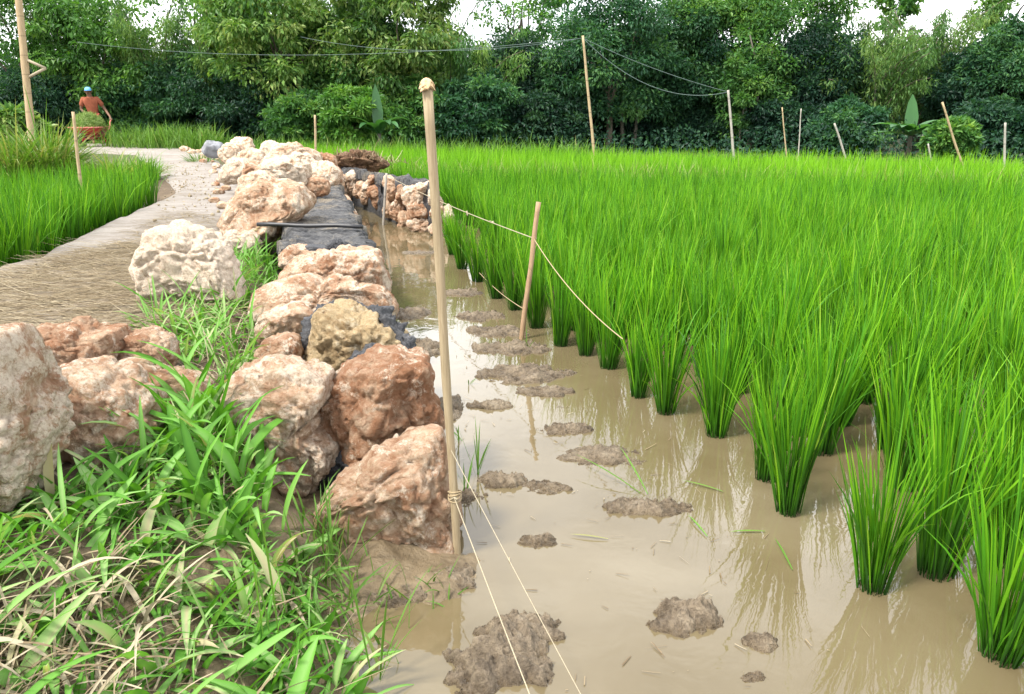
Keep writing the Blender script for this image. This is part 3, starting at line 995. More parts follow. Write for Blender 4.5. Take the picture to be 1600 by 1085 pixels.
# two mortared sections across the channel
def cross_wall(label, base_px, top_z, thick, stones, cap_px_amp, seed):
    a, b = G(*base_px[0]), G(*base_px[1])
    e = tag(empty('stone_wall', (a.x, a.y, 0)), label, 'wall', 'mortared walls along the channel')
    d = b - a
    n = Vector((-0.30, 0.954, 0))
    fn = Vector((d.y, -d.x, 0)).normalized()
    if fn.y < 0: fn = -fn
    z0, z1 = Vector((0, 0, -0.15)), Vector((0, 0, top_z))
    o = Vector((0, 0, 0))
    inset = n * 0.07
    prism('mortar', [o + inset + z0, d + inset + z0, d + n * thick + z0, n * thick + z0],
          [o + inset + z1, d + inset + z1, d + n * thick + z1, n * thick + z1], M['mortar'], e, seed, 0.05, 20)
    zc, zd = Vector((0, 0, top_z - 0.01)), Vector((0, 0, top_z + 0.05))
    slab('cap', inset * .2, d + inset * .2, d + n * thick, n * thick, top_z + 0.04, top_z + 0.04, 0.09, M['cap'], e, seed + 4, 70, 60, 0.08, 0.05)
    for k, (x0, x1, y0, y1, red, wh) in enumerate(stones):
        # each stone sits on the wall face: find where the view line of its centre meets the face plane
        cx, cy = (x0 + x1) / 2, (y0 + y1) / 2
        rd = ray(cx, cy)
        den = rd.x * fn.x + rd.y * fn.y
        t = (a.x * fn.x + a.y * fn.y) / den
        c = Vector((rd.x * t, rd.y * t, CAM_H + rd.z * t))
        sc = t / F
        rx, rz = (x1 - x0) / 2 * sc * 1.25, (y1 - y0) / 2 * sc * 1.2
        S, Fq = rock_shape(lambda ph: (1 + 0.16 * np.sin(2 * ph + k * 1.9) + 0.13 * np.sin(3 * ph + k * 2.7)) / ((np.abs(np.cos(ph)) / rx) ** 2.8 + (np.abs(np.sin(ph)) / rz) ** 2.8) ** (1 / 2.8), 0.15, seed * 13 + k, 5, 0.13)
        so = link('stone', np_mesh('stone', S, Fq), M['rock'], e, (c.x - a.x + n.x * 0.05, c.y - a.y + n.y * 0.05, c.z))
        so['red'] = red; so['white'] = wh
    return e


zx = lambda x: 440 + x / 4.34
zy = lambda y: 150 + y / 4.34
def zb(l): return [(zx(a), zx(b), zy(c), zy(d), r, w) for a, b, c, d, r, w in l]
cross_wall('grey capped wall stub across the channel, nearer of the two',
           ((598, 343), (688, 369)), 0.53, 0.75, zb([(840, 1020, 610, 760, .5, .6), (875, 1030, 730, 850, .85, .3), (880, 1040, 835, 950, .5, .55), (795, 885, 800, 930, .4, .2),
           (755, 850, 690, 860, .6, .4), (715, 800, 560, 700, .5, .3), (700, 770, 690, 820, .4, .2), (930, 1015, 590, 660, .5, .7), (1010, 1080, 640, 760, .5, .6), (1020, 1100, 760, 860, .6, .4), (790, 850, 610, 700, .7, .3), (1025, 1100, 860, 950, .5, .6)]), 0.05, 21.0)
cross_wall('lower grey capped wall stub behind, running back from the channel',
           ((532, 312), (600, 342)), 0.50, 0.7, zb([(445, 545, 510, 650, .4, .6), (510, 610, 590, 700, .5, .4), (600, 690, 620, 745, .9, .1), (590, 655, 545, 595, .8, .3), (395, 470, 530, 680, .4, .4),
           (540, 600, 660, 730, .6, .4), (560, 660, 575, 640, .4, .7), (420, 500, 640, 700, .5, .4)]), 0.05, 33.0)

# stone standing in the rice beside the near stub
o = outline_rock('boulder', [(690, 345), (692, 325), (700, 320), (706, 332), (705, 350)], 8.9, 0.12, 777, 4, 0.06, 0.5, 0.6, None, None, 'pale stone at the rice side corner of the nearer wall stub', 'limestone boulders beside the path')

# black rod across the cap
mb = MB()
a, b = At(402, 351, 5.95), At(567, 356, 5.85)
a.z = 0.545; b.z = 0.545
pts = [a.lerp(b, k / 8) + Vector((0, 0, 0.004 * math.sin(k * 1.3))) for k in range(9)]
mb.tube(pts, 0.016, 10)
tag(mb.build('rod', M['steel']), 'thin black rod lying across the mortar cap', 'rod')

# heap of brown soil on the far wall stub
sh_ = outline_rock('soil_heap', [(518, 262), (524, 246), (545, 239), (570, 240), (592, 246), (606, 258), (590, 264), (550, 266)], 12.6, 0.4, 88, 6, 0.30, 0.5, 0.5, M['brown_soil'], None,
             'brown heap of dug soil behind the low wall stub', None, cat='soil heap')
HEAP = sh_


# ------------------------------------------------------------------ mud clods in the water
def clod(px, py, wpx, hz_, seed, label, ry=0.55, mat=None, sub=5, rough=0.2):
    """low island of churned mud: a small height field whose rim dips under the water"""
    c = G(px, py)
    dep = c.y * cp + CAM_H * sp
    rx = wpx * dep / F / 2 * 1.25
    nr, na = (34, 130) if wpx > 60 else (22, 80)
    r = np.linspace(0, 1, nr) ** 0.8; a = np.linspace(0, 2 * np.pi, na, endpoint=False)
    RR, AA = np.meshgrid(r, a, indexing='ij')
    w1 = 1 + 0.28 * fract(np.stack([np.cos(a) * 1.3, np.sin(a) * 1.3, np.full(na, seed)], 1), 0.9, 2.1, 4, seed)
    X = RR * np.cos(AA) * rx * w1[None, :]; Y = RR * np.sin(AA) * rx * ry * w1[None, :]
    P = np.stack([X.ravel(), Y.ravel(), np.zeros(X.size)], 1)
    f1 = fract(P * 9, 0.8, 2.1, 4, seed * 1.9); f2 = fract(P * 38, 0.7, 2.2, 4, seed * 0.7 + 9); f3 = fract(P * 95, 0.6, 2.2, 2, seed + 3.3)
    q = RR.ravel()
    h = hz_ * (1.0 * (1 - q ** 1.5) - 0.30 + 0.75 * f1) + np.maximum(0, f2) * 0.020 * min(1.0, hz_ / 0.03) + f3 * 0.003 - 0.03 * np.clip((q - .8) / .2, 0, 1)
    h = np.maximum(h, 0.005 + 0.016 * f1 + 0.003 * f2 - 0.05 * np.clip((q - .72) / .28, 0, 1))
    h = np.where(q > 0.97, -0.06, h)
    P[:, 2] = h
    i = np.arange(nr - 1)[:, None] * na + np.arange(na)[None, :]
    j = np.arange(nr - 1)[:, None] * na + (np.arange(na)[None, :] + 1) % na
    Fq = np.stack([i, i + na, j + na, j], 2).reshape(-1, 4)
    o = link('mud_clod', np_mesh('mud_clod', P, Fq), mat or M['mud'], None, (c.x, c.y, 0.0))
    tag(o, label, 'mud clod', 'mud clods in the paddy water')
    return o


CL = [
    (785, 1035, 170, 0.085, 'big smooth mud mound at the bottom crossed by the string', .8),
    (815, 985, 130, 0.05, 'low mud tongue behind the big mud mound', .6),
    (1072, 968, 112, 0.062, 'crumbly round mud clod alone in open water', .75),
    (1185, 1008, 62, 0.028, 'small flat mud lump right of the crumbly round clod', .7),
    (1180, 1060, 50, 0.014, 'barely emerging mud patch nearest the bottom right', .5),
    (840, 846, 62, 0.022, 'small pale mud lump alone in mid channel', .6),
    (1010, 792, 130, 0.03, 'long mud bar with green blades lying on it', .45),
    (785, 752, 78, 0.034, 'rough mud clod beside the tall bamboo pole', .6),
    (848, 762, 90, 0.022, 'flat mud patch joined to the rough clod', .45),
    (880, 672, 80, 0.026, 'dark mud clod in the middle of the channel', .6),
    (945, 714, 130, 0.022, 'wide low mud bar before the rice reflections', .5),
    (768, 634, 72, 0.024, 'small isolated mud clod above the rough one', .5),
    (815, 585, 150, 0.036, 'wide crumbly mud bank below the leaning stake', .55),
    (800, 545, 110, 0.035, 'muddy rise around the foot of the leaning stake', .7),
    (778, 520, 90, 0.03, 'churned mud left of the stake foot, joining two clods', .7),
    (850, 612, 90, 0.022, 'flat mud tail of the wide crumbly bank toward the rice', .5),
    (750, 495, 78, 0.03, 'mud clod left of the leaning stake', .7),
    (722, 458, 62, 0.028, 'farthest mud clod in the narrow channel', .7),
    (655, 545, 75, 0.04, 'dark mud apron at the foot of the buff boulder', 1.3),
    (640, 490, 60, 0.035, 'mud apron below the long pinkish stone', 1.3),
    (700, 640, 50, 0.03, 'mud strip at the foot of the rust red boulder', 2.0),
    (735, 780, 50, 0.025, 'mud collar around the tall pole foot', 1.2),
    (700, 905, 90, 0.03, 'low mud lip in front of the near triangular boulder', .7),
    (620, 925, 110, 0.03, 'mud patch with weeds below the near triangular boulder', .7),
    (880, 432, 46, 0.02, 'thin mud streak by the first rice clumps', .5),
    (655, 395, 55, 0.015, 'flat wet mud patch under the nearer wall stub', .6),
]
for i, (a, b, w, h, lab, ry) in enumerate(CL):
    clod(a, b, w, h, 5 + i * 3, lab, ry, sub=6 if b > 700 else 5)


# ------------------------------------------------------------------ poles, stakes, strings, wires
def pole(name, base, top, r0, r1, mat, label, cat, group=None, n=10, wob=0.012, parent=None, flat=1.0, seed=0):
    base, top = Vector(base), Vector(top)
    e = parent
    mb = MB()
    N = 16
    pts, rr = [], []
    L = (top - base).length
    for k in range(N + 1):
        t = k / N
        off = Vector((noise.noise(Vector((t * 3, seed, 0.5))), noise.noise(Vector((t * 3, seed, 7.5))), 0)) * wob * L * 0.6
        if k == 0: off = Vector((0, 0, 0))
        pts.append((top - base) * t + off)
        node = 1 + (0.07 if k % 4 == 0 else 0.0)
        rr.append((r0 + (r1 - r0) * t) * node)
    mb.tube(pts, rr, n, True, flat)
    o = mb.build(name, mat, parent, loc=base if parent is None else None)
    if label:
        tag(o, label, cat, group)
    return o


# tall foreground pole with hammered head
pb, pt = G(717, 868, 0.0), At(667, 132, 2.14)
tp = tag(empty('bamboo_pole', pb), 'tall split bamboo pole with a hammered head in front of the near boulders', 'pole')
pole('shaft', pb + Vector((0, 0, -0.2)), pt, 0.0128, 0.0134, M['pole'], None, None, parent=tp, n=14, wob=0.006, flat=0.75, seed=3).location = (0, 0, -0.2)
D, Fq = ico(4)
n1 = fract(D * 2.5, 0.8, 2.1, 4, 2.0)
S = D * np.array([0.020, 0.017, 0.0105]) * (1 + 0.35 * n1)[:, None]
S[:, 2] -= 0.012 * np.clip(np.hypot(D[:, 0], D[:, 1]), 0, 1) ** 3 * (1 + n1)
link('frayed_head', np_mesh('frayed_head', S, Fq), M['fray'], tp, pt - pb + Vector((0, 0, 0.004)))

sb, st_ = G(810, 530), At(842, 316, 4.72)
pole('wooden_stake', sb + Vector((0, 0, -0.15)), st_, 0.016, 0.0145, M['stake'], 'short leaning wooden stake at the edge of the rice', 'stake', n=10, wob=0.012, seed=5)

# left pole with bracket
lb, lt = Vector((At(44, 205, 15.0).x, 15.0, 0.35)), At(22, -70, 15.0)
lp = tag(empty('bamboo_pole', lb), 'tall bamboo pole with a white triangular bracket at the left edge', 'pole')
pole('shaft', lb, lt, 0.068, 0.055, M['bamboo'], None, None, parent=lp, wob=0.004, seed=8)
tip = At(71, 107, 15.0) - lb
for (a, b) in ((33, 90), (39, 124)):
    mb = MB()
    q = At(a, b, 15.0) - lb
    mb.tube([q, q.lerp(tip, 0.5), tip], 0.026, 8)
    mb.build('bracket_arm', M['string'], lp)

z_ = lambda x, y: hz(x, y)
def far_pole(bx, by, tx, ty, y, r, mat, label, group='thin poles at the edge of the far field', seed=0, name='bamboo_pole', cat='pole', zb_=0.0):
    b = At(bx, by, y); b.z = zb_
    t = At(tx, ty, y)
    r *= 0.72
    return pole(name, b, t, r, r * 0.75, mat, label, cat, group, 8, 0.01, seed=seed)


far_pole(933, 236, 910, 56, 17.6, 0.045, M['bamboo'], 'tall bamboo pole carrying wires before the dark trees', seed=11)
far_pole(1152, 236, 1138, 141, 17.2, 0.042, M['grey_stake'], 'whitish pole at the right end of the sagging wires', seed=12)
far_pole(1236, 238, 1222, 168, 17.0, 0.022, M['bamboo'], 'very thin bowed stick right of the whitish pole', seed=13)
far_pole(1249, 238, 1252, 170, 17.0, 0.02, M['grey_stake'], 'very thin upright grey stick beside the bowed one', seed=14)
far_pole(1336, 240, 1304, 193, 16.6, 0.035, M['grey_stake'], 'short pole leaning left beside the banana plant', seed=15)
far_pole(1523, 249, 1472, 160, 14.4, 0.032, M['bamboo'], 'long thin pole leaning far left before the round bush', seed=16)
far_pole(1577, 246, 1571, 192, 14.0, 0.032, M['grey_stake'], 'short upright post at the far right of the field', seed=17)
far_pole(1466, 240, 1450, 225, 16.5, 0.03, M['grey_stake'], 'small tilted stick end beside the round bush', seed=18)
far_pole(491, 246, 492, 180, 13.6, 0.032, M['bamboo'], 'upright bamboo stake rising behind the rock pile', 'stakes along the near fields', seed=19, zb_=0.1)
far_pole(126, 318, 114, 175, 8.0, 0.026, M['bamboo'], 'bamboo stake standing in the left rice patch', 'stakes along the near fields', seed=20, zb_=0.1)
sr0, sr1 = At(598, 352, 9.7), At(604, 271, 9.7)
pole('iron_stake', (sr0.x, 9.7, -0.05), sr1, 0.016, 0.014, M['grey_stake'], 'thin grey stake holding the string between the wall stubs', 'stake', 'stakes along the near fields', 8, 0.004, seed=21)


def strand(name, pts, r, mat, label, cat='string', group=None, knots=()):
    mb = MB()
    mb.tube(pts, r, 6)
    for i in knots:
        p = Vector(pts[i])
        rr = random.Random(i)
        for k in range(4):
            q = Vector((rr.uniform(-1, 1), rr.uniform(-1, 1), rr.uniform(-1, 1))).normalized() * r * 7
            mb.tube([p - q * .3, p + q * 0.5, p + q + Vector((0, 0, -r * 2))], r * 1.3, 5)
    return tag(mb.build(name, mat), label, cat, group)


def sag(a, b, s, n=20):
    a, b = Vector(a), Vector(b)
    return [a.lerp(b, k / n) - Vector((0, 0, s * 4 * (k / n) * (1 - k / n))) for k in range(n + 1)]


stq = sb.lerp(st_, 0.745)
strand('string', sag(At(604, 274, 9.7), stq, 0.03, 24), 0.0032, M['string'], 'pale string with knots running back from the leaning stake', group='builders strings', knots=(17, 20, 24))
strand('string', sag(stq, At(973, 530, 3.35), 0.05), 0.0025, M['twine'], 'slack twine hanging from the leaning stake into the rice', group='builders strings')
stl = sb.lerp(st_, 0.23)
strand('string', sag(At(695, 344, 8.6), stl, 0.12), 0.0025, M['twine'], 'low twine from the wall stub to the foot of the leaning stake', group='builders strings', knots=(20,))
pq = pb.lerp(pt, 0.155) + Vector((0, -0.02, 0))
pq2 = pb.lerp(pt, 0.27) + Vector((0, -0.02, 0))
def ext(p, a, k=1.25): return p + (a - p) * k
strand('string', sag(pq, ext(pq, G(828, 1085, 0.10)), 0.004), 0.0017, M['string'], 'pale string from the foot of the tall pole over the mud mound', group='builders strings', knots=(0,))
strand('string', sag(pq2, ext(pq2, G(908, 1085, 0.06)), 0.004), 0.0012, M['string'], 'thin pale string from the tall pole across open water', group='builders strings')
mb = MB()
for k in range(4):
    pts = []
    for j in range(17):
        a_ = j / 16 * 2 * math.pi
        c = pq + Vector((0, 0.02, 0.008 * (k - 1.5)))
        pts.append(c + Vector((math.cos(a_) * 0.021, math.sin(a_) * 0.018, 0.006 * math.sin(a_ + k))))
    mb.tube(pts, 0.002, 5, False)
tag(mb.build('string', M['twine']), 'twine loops tied round the tall pole foot', 'string', 'builders strings')

wt = At(911, 60, 17.6)
strand('wire', sag(At(120, 66, 24.5), wt, 0.35, 40), 0.005, M['wire'], 'lower wire sagging left from the tall wire pole', 'wire', 'overhead wires')
strand('wire', sag(At(470, 58, 23), wt, 0.3, 40), 0.005, M['wire'], 'upper fine wire running left from the tall wire pole', 'wire', 'overhead wires')
wq = At(1138, 144, 17.2)
strand('wire', sag(wt, wq, 0.45, 30), 0.006, M['wire'], 'deeply sagging wire between the two far poles', 'wire', 'overhead wires')
strand('wire', sag(wt, wq, 0.08, 30), 0.005, M['wire'], 'straighter wire between the two far poles', 'wire', 'overhead wires')

# ------------------------------------------------------------------ rice
def rice_clump(seed, nb=78, segs=5, spread=1.0, wid=0.0076, hgt=1.0):
    r = np.random.default_rng(seed)
    a0 = r.uniform(0, 2 * np.pi, nb)
    rad = np.sqrt(r.uniform(0, 1, nb)) * 0.043
    root = np.stack([np.cos(a0) * rad, np.sin(a0) * rad, np.full(nb, -0.02)], 1)
    az = a0 + r.normal(0, 0.7, nb)
    out = rad / 0.043
    lean = np.radians(0.5 + 8 * out * spread + np.abs(r.normal(0, 2.5, nb)))
    bend = np.radians(np.abs(r.normal(2, 8, nb)) + 4 * out + np.where(r.uniform(0, 1, nb) < .06, 45, 0))
    L = np.clip(r.normal(0.51, 0.095, nb), 0.24, 0.70) * hgt
    W = r.uniform(0.75, 1.25, nb) * wid
    tint = np.clip(r.normal(0.5, 0.2, nb), 0.1, 0.92)
    tint = np.where(r.uniform(0, 1, nb) < 0.004, 1.0, tint)
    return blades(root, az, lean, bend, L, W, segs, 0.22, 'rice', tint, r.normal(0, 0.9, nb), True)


def np_poly_side(poly):  # piecewise line x(y)
    P = np.array(poly); return lambda y: np.interp(y, P[:, 1], P[:, 0])


EDGE_PX = [(1900, 1250), (1700, 1130), (1562, 1026), (1362, 920), (1232, 800), (1197, 748), (1118, 680), (1040, 645), (998, 620), (950, 575), (915, 555), (875, 540), (838, 512), (805, 484), (775, 466), (746, 440), (722, 420), (708, 398)]
EDGE = [G(a, b) for a, b in EDGE_PX]
EW = [(p.x, p.y) for p in EDGE] + [(-0.62, 9.3), (-1.3, 11.2), (-2.3, 13.2), (-4.4, 15.2), (-6.4, 19.2), (-7, 30)]
edge_x = np_poly_side(sorted(EW, key=lambda p: p[1]))
pts = []
for p in EDGE:
    pts.append((p.x, p.y, 1))
e0, e1 = EDGE[3], EDGE[14]
ud = (e1 - e0).normalized(); un = Vector((ud.y, -ud.x, 0))
r_ = np.random.default_rng(5)
for a in np.arange(-3, 26, 0.27):
    for b in np.arange(-14, 22, 0.285):
        q = e0 + ud * (a + r_.normal(0, 0.03)) + un * (b + r_.normal(0, 0.028))
        if q.y < 0.9 or q.y > far_edge(q.x): continue
        if q.x < edge_x(q.y) + (0.22 if q.y < 9 else 0.05): continue
        if abs(q.x) > 0.70 * q.y + 1.1: continue
        if any((q.x - p.x) ** 2 + (q.y - p.y) ** 2 < 0.2 ** 2 for p in EDGE[:12]): continue
        # low bund between the two paddies
        fb = 13.2 - 0.25 * q.x
        if q.y > 12.2 and abs(q.y - fb) < 0.2: continue
        pts.append((q.x, q.y, 0))
# left paddy
for x in np.arange(-12, -2, 0.205):
    for y in np.arange(3.2, 10.4, 0.215):
        X, Y = x + r_.normal(0, 0.03), y + r_.normal(0, 0.03)
        if X > np.interp(Y, PL_Y, PL_X) - 0.10: continue
        if X < -0.72 * Y - 0.6: continue
        if Y > 8.6 + 1.6 * sstep(-6.4, -5.2, X): continue
        pts.append((X, Y, 2))
for a, b in ((228, 292), (236, 288), (222, 284), (243, 284), (231, 280)):
    q = G(a, b, 0.3); pts.append((q.x, q.y, 2))
pts.sort(key=lambda p: math.hypot(p[0], p[1]))
inview = [p for p in pts if abs(p[0]) < 0.69 * p[1] + 0.25]
N_IND = 300
ind = inview[:N_IND]
rest = [p for p in pts if p not in set(ind)]
variants = []
for k in range(11):
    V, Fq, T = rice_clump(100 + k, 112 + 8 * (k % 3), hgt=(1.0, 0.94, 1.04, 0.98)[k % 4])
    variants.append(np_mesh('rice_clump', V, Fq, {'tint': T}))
    variants[-1].materials.append(M['rice'])
proto = bpy.data.objects.new('rice_clump', variants[0])
ORD = ['nearest', 'second', 'third', 'fourth', 'fifth', 'sixth', 'seventh', 'eighth', 'ninth', 'tenth', 'eleventh', 'twelfth', 'thirteenth', 'fourteenth']
ne = 0
for i, (x, y, k) in enumerate(ind):
    o = proto if i == 0 else proto.copy()
    o.data = variants[random.randrange(11)]
    COL.objects.link(o)
    o.location = (x, y, 0.0 if k != 2 else 0.17)
    o.rotation_euler = (random.uniform(-.05, .05), random.uniform(-.05, .05), random.uniform(0, 6.28))
    s = random.uniform(0.88, 1.1)
    if k == 1 and y > 3.5: s *= 0.92
    o.scale = (s, s, s * random.uniform(0.94, 1.06))
    if k == 1 and ne < len(ORD):
        tag(o, ORD[ne] + ' green rice clump along the front row at the water edge', 'rice plant', 'rice clumps along the water edge'); ne += 1
    elif k == 1:
        tag(o, 'green rice clump far along the front row at the narrow channel', 'rice plant', 'rice clumps far along the channel edge')
    elif k == 2:
        tag(o, 'tall green rice clump in the patch left of the path', 'rice plant', 'rice clumps in the left patch')
    else:
        tag(o, 'bright green rice clump inside the main paddy field', 'rice plant', 'rice clumps in the main paddy')

# the remaining rice as one mass, with fewer and slightly wider blades when farther away
lod = []
for q in range(3):
    lod.append([rice_clump(200 + q * 10 + j, (84, 60, 44)[q], (4, 3, 3)[q], 1.0, (0.008, 0.0095, 0.0115)[q]) for j in range(8)])


def mass(points, zf):
    parts = []
    for (x, y, k) in points:
        d = math.hypot(x, y)
        q = 0 if d < 9 else (1 if d < 13 else 2)
        V, Fq, T = lod[q][random.randrange(8)]
        a = random.uniform(0, 6.28); s = random.uniform(0.88, 1.1)
        ca, sa = math.cos(a) * s, math.sin(a) * s
        W = np.stack([V[:, 0] * ca - V[:, 1] * sa + x, V[:, 0] * sa + V[:, 1] * ca + y, V[:, 2] * s + zf(x, y)], 1)
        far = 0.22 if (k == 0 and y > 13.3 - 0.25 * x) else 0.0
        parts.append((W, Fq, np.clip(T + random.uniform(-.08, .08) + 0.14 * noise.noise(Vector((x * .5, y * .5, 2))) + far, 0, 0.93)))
    return join_np(parts)


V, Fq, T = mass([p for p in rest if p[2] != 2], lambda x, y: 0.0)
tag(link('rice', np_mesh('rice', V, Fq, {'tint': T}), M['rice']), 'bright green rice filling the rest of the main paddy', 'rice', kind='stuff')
V, Fq, T = mass([p for p in rest if p[2] == 2], lambda x, y: 0.17)
tag(link('rice', np_mesh('rice', V, Fq, {'tint': T}), M['rice']), 'green rice filling the patch left of the path', 'rice', kind='stuff')


# ------------------------------------------------------------------ grass
def grass_patch(points, L, W, lean, bend, segs, prof, tintm, tints, seed, per=1, fold=0.25, zoff=-0.02, azb=None):
    r = np.random.default_rng(seed)
    P = np.repeat(np.asarray(points), per, 0)
    n = len(P)
    P = P + np.stack([r.normal(0, 0.02, n), r.normal(0, 0.02, n), np.full(n, zoff)], 1)
    az = r.uniform(0, 2 * np.pi, n)
    if azb is not None:
        az = azb[0] + r.normal(0, azb[1], n)
    return blades(P, az, np.radians(np.abs(r.normal(*lean, n))), np.radians(np.abs(r.normal(*bend, n))), np.clip(r.normal(*L, n), L[0] * .4, L[0] * 1.5),
                  np.clip(r.normal(*W, n), W[0] * .4, W[0] * 1.9), segs, fold, prof, np.clip(r.normal(tintm, tints, n), 0, 1), r.normal(0, 0.7, n), midrib=0.22 if prof == 'broad' else 0.0)


def in_poly(px, py, poly):
    c = False
    n = len(poly)
    for i in range(n):
        x1, y1 = poly[i]; x2, y2 = poly[i - 1]
        if (y1 > py) != (y2 > py) and px < (x2 - x1) * (py - y1) / (y2 - y1) + x1:
            c = not c
    return c


def scatter(poly, n, seed, z=None, zg=0.3):
    """random spots on the ground inside an outline given on the photo's ground"""
    r = random.Random(seed)
    W = [G(a, b, zg) for a, b in poly]
    pl = [(w.x, w.y) for w in W]
    x0, x1 = min(p[0] for p in pl), max(p[0] for p in pl)
    y0, y1 = min(p[1] for p in pl), max(p[1] for p in pl)
    out = []
    while len(out) < n:
        x, y = r.uniform(x0, x1), r.uniform(y0, y1)
        if in_poly(x, y, pl):
            out.append((x, y))
    A = np.array(out)
    h, _ = ground_h(A[:, 0], A[:, 1])
    return np.stack([A[:, 0], A[:, 1], h if z is None else np.full(n, z)], 1)


FG = [(-80, 860), (60, 790), (130, 770), (240, 690), (300, 640), (345, 640), (390, 760), (470, 800), (520, 900), (560, 960), (540, 1085), (530, 1150), (-150, 1180), (-250, 1000)]
C1 = scatter(FG, 300, 1)
C1 = scatter(FG, 330, 1)
parts = [grass_patch(C1, (0.20, 0.06), (0.027, 0.009), (42, 22), (60, 35), 8, 'broad', 0.50, 0.25, 1, 2),
         grass_patch(scatter(FG, 650, 2), (0.13, 0.05), (0.011, 0.005), (48, 22), (55, 30), 6, 'broad', 0.40, 0.27, 2, 3)]
MIDG = [(255, 655), (300, 600), (380, 640), (400, 720), (420, 790), (330, 800), (250, 740)]
parts.append(grass_patch(scatter(MIDG, 50, 3), (0.27, 0.07), (0.032, 0.008), (20, 14), (48, 28), 8, 'broad', 0.38, 0.22, 3, 2))
V, Fq, T = join_np(parts)
tag(link('grass', np_mesh('grass', V, Fq, {'tint': T}), M['grass']), 'broad bladed green grass over the near left bank', 'grass', kind='stuff')

MG = [(225, 520), (265, 490), (330, 478), (400, 490), (415, 560), (390, 600), (350, 620), (300, 590), (240, 545)]
MG2 = [(345, 470), (372, 400), (400, 385), (430, 400), (440, 440), (415, 460), (400, 490)]
MG3 = [(395, 395), (405, 362), (430, 360), (440, 390)]
parts = [grass_patch(scatter(MG, 150, 4), (0.22, 0.06), (0.014, 0.004), (35, 20), (55, 30), 6, 'broad', 0.45, 0.2, 4, 3),
         grass_patch(scatter(MG2, 110, 5), (0.20, 0.05), (0.014, 0.004), (30, 20), (45, 30), 6, 'broad', 0.38, 0.18, 5, 3),
         grass_patch(scatter(MG3, 40, 6), (0.22, 0.05), (0.014, 0.004), (22, 14), (30, 20), 6, 'broad', 0.2, 0.12, 6, 3)]
V, Fq, T = join_np(parts)
tag(link('grass', np_mesh('grass', V, Fq, {'tint': T}), M['grass']), 'green grass growing between wall stones and the path', 'grass', kind='stuff')

# pulled up dry stalks
DG = [(-100, 980), (40, 900), (160, 860), (230, 900), (260, 1000), (200, 1085), (60, 1200), (-150, 1200)]
parts = [grass_patch(scatter(DG, 200, 7), (0.17, 0.05), (0.006, 0.002), (62, 18), (40, 25), 6, 'stalk', 0.55, 0.25, 7, 3, zoff=0.0),
         grass_patch(scatter(FG, 130, 8), (0.15, 0.05), (0.006, 0.003), (65, 18), (35, 25), 5, 'stalk', 0.5, 0.25, 8, 3, zoff=0.0),
         grass_patch(scatter(MG, 200, 9), (0.17, 0.05), (0.005, 0.002), (60, 18), (50, 25), 5, 'stalk', 0.6, 0.25, 9, 2, zoff=0.0),
         grass_patch(scatter(DG, 26, 19), (0.24, 0.05), (0.014, 0.004), (45, 18), (80, 25), 8, 'broad', 0.85, 0.12, 17, 2, zoff=0.02)]
V, Fq, T = join_np(parts)
tag(link('dry_grass', np_mesh('dry_grass', V, Fq, {'tint': T}), M['dry']), 'tangled dry grass stalks on the near left bank', 'dry grass', kind='stuff')

# roots and dead stems sticking out of the soil heap
r_ = np.random.default_rng(91)
n_ = 260
q_ = np.stack([r_.normal(0, .36, n_), r_.normal(-.12, .14, n_), np.full(n_, -.02)], 1)
q_[:, 2] += .10 * np.exp(-(q_[:, 0] / .4) ** 2)
V, Fq, T = blades(q_, r_.uniform(0, 6.28, n_), np.radians(np.abs(r_.normal(45, 25, n_))), np.radians(r_.normal(30, 30, n_)), np.clip(r_.normal(.14, .06, n_), .04, .4), np.full(n_, .012), 4, .2, 'stalk', np.clip(r_.normal(.3, .25, n_), 0, 1))
o = link('dead_stems', np_mesh('dead_stems', V, Fq, {'tint': T}), M['dry'], HEAP)
o['kind'] = 'stuff'

# straw strewn over the path
SP = [(-250, 520), (-60, 455), (100, 400), (180, 382), (240, 385), (330, 400), (330, 470), (240, 520), (160, 530), (60, 590), (-150, 640)]
SPf = [(150, 400), (205, 362), (260, 330), (350, 340), (350, 400), (240, 400)]
def straw(poly, n, seed, L, W, az):
    P = scatter(poly, n, seed, 0.358, 0.35)
    r = np.random.default_rng(seed)
    return blades(P + np.stack([np.zeros(n), np.zeros(n), r.uniform(0, 0.014, n)], 1), az[0] + r.normal(0, az[1], n) + np.pi * r.integers(0, 2, n), np.radians(r.normal(89, 4, n)), np.radians(r.normal(0, 10, n)),
                  np.clip(r.normal(*L, n), .03, .6), np.full(n, W), 3, 0.3, 'stalk', np.clip(r.normal(0.62, 0.25, n), 0, 1), r.normal(0, 0.4, n))
V, Fq, T = join_np([straw(SP, 5200, 11, (0.20, 0.09), 0.0048, (0.12, 0.35)), straw(SPf, 1000, 12, (0.14, 0.05), 0.004, (0.15, 0.5))])
tag(link('straw', np_mesh('straw', V, Fq, {'tint': T}), M['dry']), 'flattened straw strewn across the near path', 'straw', kind='stuff')


# crumbs of stone and earth on the path
r_ = np.random.default_rng(66)
D_, F_ = ico(1)
gp = np.concatenate([scatter(SPf + [(250, 300), (300, 250), (345, 300)], 240, 15, 0.356, 0.35), scatter([(230, 260), (330, 245), (352, 300), (345, 350), (250, 330), (280, 300)], 420, 16, 0.356, 0.35), scatter(SP, 120, 17, 0.36, 0.35)])
parts = []
for p in gp:
    sz = float(np.clip(r_.lognormal(-4.9, .5), .003, .026))
    parts.append((D_ * sz * r_.uniform(.6, 1.3, 3) + p, F_, np.full(len(D_), r_.uniform(0.55, 1))))
V, Fq, T = join_np(parts)
tag(link('gravel', np_mesh('gravel', V, Fq, {'tint': T}), M['dry']), 'crumbs of stone and earth strewn on the path', 'gravel', kind='stuff')


